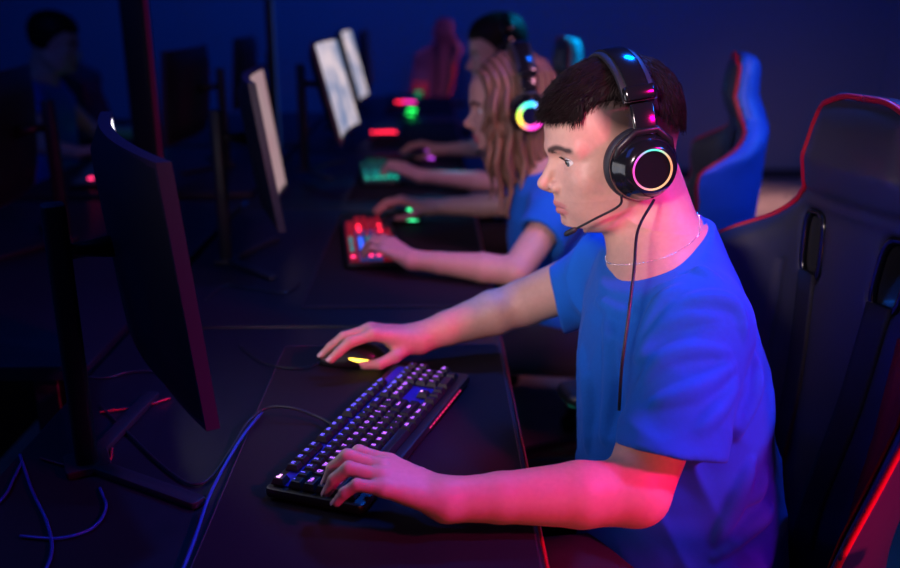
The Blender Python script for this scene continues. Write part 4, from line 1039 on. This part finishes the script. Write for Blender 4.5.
def headset(Hm, head, label, glowm, cupx=0.006, ringr=0.0265, ringw=0.0014, band=1.0, mic=True, wide=0.0):
    """local frame of the head; the cup of the wearer's left ear is on +y"""
    t = thing('gaming_headset', (0, 0, 0), 0, label, 'headset')
    T4 = Matrix(Hm.tolist()).to_4x4(); T4.translation = Vector(head); t.matrix_world = T4
    for s in (1, -1):
        def yy(p): return [(r, s*h) for r, h in p] if s > 0 else [(r, s*h) for r, h in reversed(p)]
        c = (cupx, 0, 0.003)
        cup = MB().lathe(yy([(0.030, 0.068+wide), (0.040, 0.066+wide), (0.0485, 0.071+wide), (0.0510, 0.079+wide), (0.0490, 0.087+wide), (0.042, 0.090+wide)]), 56, 'y', c).build('ear_pad', M['soft'], t)
        h = MB().lathe(yy([(0.0440, 0.086+wide), (0.0475, 0.090+wide), (0.0480, 0.097+wide), (0.0450, 0.105+wide), (0.0415, 0.109+wide), (0.0400, 0.116+wide), (0.0360, 0.123+wide), (0.0310, 0.127+wide), (ringr+0.0018, 0.1285+wide), (ringr-0.0018, 0.1280+wide), (ringr-0.0026, 0.1262+wide), (0.0, 0.1258+wide)]), 64, 'y', c).build('ear_cup', M['gloss'], t, angle=50)
        rg = MB().lathe([(ringr+ringw, s*(0.1282+wide)), (ringr+ringw*0.7, s*(0.1296+wide)), (ringr-ringw*0.7, s*(0.1296+wide)), (ringr-ringw, s*(0.1282+wide))], 72, 'y', (0, 0, 0), closed=True)
        o = rg.build('light_ring', glowm, h); o.location = c
        MB().box((cupx+0.034, s*(0.108+wide), 0.008), (0.010, 0.006, 0.018), bevel=0.002).build('volume_button', M['plastic'], h)
        # yoke and slider
        MB().tube([(cupx-0.040, s*(0.099+wide), 0.010), (cupx-0.036, s*(0.104+wide), 0.034), (cupx-0.018, s*(0.106+wide), 0.052), (cupx+0.012, s*(0.106+wide), 0.052), (cupx+0.036, s*(0.104+wide), 0.034), (cupx+0.040, s*(0.099+wide), 0.010)], 0.0050, 8).build('yoke', M['plastic'], t)
        R = Matrix.Rotation(math.radians(s*18), 3, 'X')
        MB().box((cupx-0.004, s*(0.099+wide), 0.066), (0.034, 0.009, 0.044), R, 0.003).build('slider', M['gloss'], t, angle=40)
        MB().box((cupx-0.004, s*(0.089+wide), 0.100), (0.046, 0.014, 0.020), R, 0.004).build('slider_sleeve', M['gloss'], t, angle=40)
    def sweep(R_, z0, x0, w, th, a0, n=30):
        v = []; f = []
        for i in range(n+1):
            a = a0 + (PI-2*a0)*i/n; cy, cz = math.cos(a), math.sin(a)
            for (p, q) in ((-1, -0.6), (-0.85, -1), (0.85, -1), (1, -0.6), (1, 0.6), (0.85, 1), (-0.85, 1), (-1, 0.6)):
                rr = 1+q*th/2/0.09; v.append((x0 + p*w/2 + 0.004*math.sin(a), R_[0]*cy*rr, z0 + R_[1]*cz*rr))
        for i in range(n):
            for k in range(8): j = (k+1) % 8; f.append((i*8+k, (i+1)*8+k, (i+1)*8+j, i*8+j))
        f.append(tuple(range(8))); f.append(tuple(n*8+k for k in reversed(range(8))))
        return v, f
    MB().add(*sweep((0.092+wide, 0.083*band+wide), 0.064, cupx-0.006, 0.046, 0.009, 0.30)).build('headband', M['soft'], t, angle=40)
    MB().add(*sweep((0.097+wide, 0.0885*band+wide), 0.064, cupx-0.006, 0.030, 0.004, 0.34)).build('headband_cover', M['gloss'], t, angle=40)
    if mic:
        pts = spline([(cupx+0.036, 0.102+wide, -0.030), (0.045, 0.097, -0.046), (0.075, 0.080, -0.063), (0.098, 0.056, -0.080)], 6)
        bm_ = MB().tube(pts, 0.0018, 8).build('microphone_boom', M['plastic'], t)
        MB().tube([(0.096, 0.058, -0.0785), (0.099, 0.055, -0.081), (0.107, 0.046, -0.087), (0.110, 0.043, -0.089)], [0.002, 0.0042, 0.0042, 0.0022], 10).build('foam_tip', M['soft'], bm_)
    return t
HS1 = headset(man['Hm'], man['head'], 'black headset with a thin rainbow light ring worn by the short-haired man',
    ring_glow('thin_ring_light', [(0.0, (1.0, 0.35, 0.15)), (0.25, (1.0, 0.55, 0.25)), (0.42, (1.0, 0.10, 0.45)), (0.5, (1.0, 0.05, 0.55)), (0.62, (0.9, 0.08, 0.8)), (0.72, (0.10, 0.75, 0.75)), (0.80, (0.05, 0.9, 0.6)), (0.92, (1.0, 0.45, 0.2)), (1.0, (1.0, 0.35, 0.15))], 1.25))
hp = lambda p: tuple(man['head'] + man['Hm'] @ V(*p))
cord = spline([hp((-0.004, 0.100, -0.046)), tuple(on_y(638, 230, 1.15)), tuple(on_y(634, 270, 1.10)), tuple(on_y(628, 320, 1.06)), tuple(on_y(622, 365, 1.045)), tuple(on_y(619, 410, 1.06))], 8)
props(MB().tube(cord, 0.0021, 8).build('headset_cable', M['cable'], None), 'black headset cable hanging down the front of the man\'s T-shirt', 'cable')
# ------------------------------------------------ the long-haired player
def shift_torso(dx, dy, wa=1.0, wb=1.0, dz=0.0): return [(z+(dz if z > 0.55 else 0), x+dx, y+dy, A*wa, B*wb) for z, x, y, A, B in TORSO]
girl = dict(root=(0.33, 2.21, 0), label='long-haired person in a blue T-shirt and headset, second from the camera', seed=9, female=True, blur=True,
    Hm=rz(183) @ ry(5), head=V(0.205, 2.250, 1.108), neck=V(0.285, 2.235, 0.995), nk=0.82, vox=(0.0028, 0.0035, 0.0060), torso=shift_torso(-0.045, 0.965, 0.86, 0.86, -0.02), ang=-11,
    skin=(0.60, 0.34, 0.28), lip=(0.55, 0.14, 0.16),
    arms=[dict(shoulder=V(0.325, 2.090, 0.935), elbow=V(0.185, 1.945, 0.785), hem=V(0.246, 2.005, 0.850), sr=(0.064, 0.058), q=0.84,
               hand=dict(wrist=V(-0.050, 2.020, 0.792), f=unit(-0.80, 0.60, 0), side=unit(0.60, 0.80, 0), s=0.88, pitch=(-5, 40, 55), spread=(6, 2, -3, -8), thumb=[(0.020, 0.020, -0.002), (0.050, 0.044, -0.002), (0.078, 0.050, -0.006), (0.100, 0.044, -0.008)])),
          dict(shoulder=V(0.270, 2.370, 0.925), elbow=V(0.215, 2.520, 0.812), hem=V(0.248, 2.440, 0.862), sr=(0.060, 0.056), q=0.84,
               hand=dict(wrist=V(-0.010, 2.555, 0.798), f=unit(-0.98, 0.06, 0), side=unit(-0.06, -0.98, 0), s=0.90, h=(0.026, 0.028, 0.022, 0.012), pitch=(12, 36, 42), thumb=[(0.022, 0.020, -0.006), (0.048, 0.040, -0.016), (0.078, 0.046, -0.026), (0.104, 0.036, -0.030)]))])
GIRL, hwG, toHG, _ = build_person(girl)
def long_hair(Q):
    cap = smax(ell(Q, (0.000, 0, 0.050), (0.108, 0.089, 0.098)), -(Q[:, 2]-np.interp(Q[:, 0], [-0.1, 0.03, 0.06, 0.085, 0.12], [-0.05, -0.02, 0.03, 0.075, 0.090])), 0.02)
    A = np.stack([Q[:, 0], np.abs(Q[:, 1]), Q[:, 2]], 1); d = cap
    for x, zl, xo in ((-0.085, -0.16, -0.02), (-0.065, -0.19, -0.02), (-0.045, -0.20, -0.01), (-0.022, -0.21, 0.0), (0.002, -0.20, 0.006), (0.026, -0.215, 0.012), (0.048, -0.19, 0.014), (0.068, -0.165, 0.012), (0.080, -0.10, 0.004)):
        y = 0.078*math.sqrt(max(0.05, 1-((x+0.005)/0.105)**2))
        d = smin(d, smin(cone(A, (x*0.85, y*0.86, 0.085), (x, y+0.012, -0.03), 0.018, 0.017), cone(A, (x, y+0.012, -0.03), (x+xo, y*0.9+0.020, zl), 0.016, 0.009), 0.02), 0.010)
    for y in (-0.05, -0.02, 0.02, 0.05): d = smin(d, cone(Q, (-0.085, y, 0.03), (-0.100, y, -0.17), 0.026, 0.014), 0.012)
    d = smax(d, -cone(Q, (0.090, 0, 0.03), (0.080, 0, -0.2), 0.060, 0.075), 0.02)
    return d - 0.0028*np.sin(Q[:, 0]*330 + 5*np.sin(Q[:, 2]*22) + Q[:, 1]*60) - 0.0012*sinnoise(Q, 120, 4)
def place_hair(fn_, lo, hi, vox, S, root, material, name='hair'):
    v, f = polygonise(fn_, lo, hi, vox); return mesh_obj(name, v @ S['Hm'].T + S['head'], f, material, root, np.array(S['root']))
place_hair(long_hair, (-0.15, -0.13, -0.24), (0.13, 0.13, 0.17), 0.0032, girl, GIRL, M['hair_brown'])
# loose wavy locks falling in front of the shoulder
for k, (x0, y0, x1, z1) in enumerate([(0.072, 0.062, 0.086, -0.20), (0.060, 0.080, 0.066, -0.235), (0.030, 0.092, 0.045, -0.245), (0.078, 0.050, 0.070, -0.13), (0.0, 0.094, 0.01, -0.23)]):
    pts = [V(x0*0.8, y0*0.8, 0.08)] + [V(x0+(x1-x0)*t + 0.006*math.sin(t*13+k), y0+0.016+0.006*math.cos(t*11+k), 0.02+(z1-0.02)*t) for t in np.linspace(0, 1, 9)]
    pts = [girl['head'] + girl['Hm'] @ p for p in pts]
    MB().tube(spline(pts, 4), list(np.concatenate([np.linspace(0.008, 0.009, 20), np.linspace(0.009, 0.002, 17)])), 8).build('hair_lock', M['hair_brown'], GIRL, np.array(girl['root']))
headset(girl['Hm'], girl['head'], 'black headset with a bright rainbow ring over the long brown hair',
    ring_glow('bright_ring_light', [(0.0, (0.5, 0.02, 0.6)), (0.13, (1.0, 0.03, 0.6)), (0.27, (1.0, 0.05, 0.5)), (0.37, (1.0, 0.35, 0.10)), (0.46, (1.0, 0.8, 0.05)), (0.56, (0.55, 1.0, 0.08)), (0.66, (0.1, 0.9, 0.5)), (0.76, (0.02, 0.8, 0.95)), (0.86, (0.15, 0.3, 1.0)), (1.0, (0.5, 0.02, 0.6))], 2.2), cupx=-0.016, ringr=0.0270, ringw=0.0060, wide=0.012, band=1.0)
# ------------------------------------------------ the third player
third = dict(root=(0.35, 3.20, 0), label='person with short dark hair and a headset, farthest of the three players', seed=13, blur=True,
    Hm=rz(182) @ ry(6), head=V(0.245, 3.235, 1.178), neck=V(0.312, 3.225, 1.055), nk=0.9, vox=(0.0035, 0.0040, 0.0070), torso=shift_torso(-0.02, 1.965, 0.9, 0.9, 0.03), ang=-8, fade=False,
    skin=(0.62, 0.36, 0.30),
    arms=[dict(shoulder=V(0.335, 3.070, 0.985), elbow=V(0.225, 2.930, 0.792), hem=V(0.300, 3.025, 0.905), sr=(0.062, 0.056), q=0.84,
               hand=dict(wrist=V(-0.045, 3.050, 0.795), f=unit(-0.86, 0.50, 0), side=unit(0.50, 0.86, 0), s=0.92, pitch=(-5, 40, 55), thumb=[(0.020, 0.020, -0.002), (0.050, 0.044, -0.002), (0.078, 0.050, -0.006), (0.100, 0.044, -0.008)])),
          dict(shoulder=V(0.300, 3.370, 0.975), elbow=V(0.215, 3.520, 0.815), hem=V(0.262, 3.440, 0.902), sr=(0.060, 0.056), q=0.84,
               hand=dict(wrist=V(0.035, 3.600, 0.798), f=unit(-0.98, 0.10, 0), side=unit(-0.10, -0.98, 0), s=0.92, h=(0.026, 0.028, 0.022, 0.012), pitch=(12, 36, 42), thumb=[(0.022, 0.020, -0.006), (0.048, 0.040, -0.016), (0.078, 0.046, -0.026), (0.104, 0.036, -0.030)]))])
THIRD, hwT, toHT, _ = build_person(third)
zh_mid = lambda x: np.interp(x, [-0.1, -0.05, 0.0, 0.02, 0.045, 0.075, 0.095, 0.12], [-0.04, -0.04, -0.01, 0.02, 0.05, 0.075, 0.072, 0.070])
place_hair(lambda Q: cap_fn(Q, 0.018, zh_mid), (-0.13, -0.11, -0.06), (0.135, 0.11, 0.18), 0.003, third, THIRD, M['hair_dark'])
headset(third['Hm'], third['head'], 'headset worn by the farthest player, partly hidden by brown hair',
    ring_glow('dim_ring_light', [(0.0, (0.1, 0.3, 1.0)), (0.5, (0.5, 0.1, 1.0)), (1.0, (0.1, 0.3, 1.0))], 0.8), cupx=-0.012)

_p = copy_tree(THIRD); _p.location = (-1.70, 3.95, 0); _p.rotation_euler = (0, 0, PI)
_p['label'] = 'dim person sitting at the opposite row of desks, facing the near row'
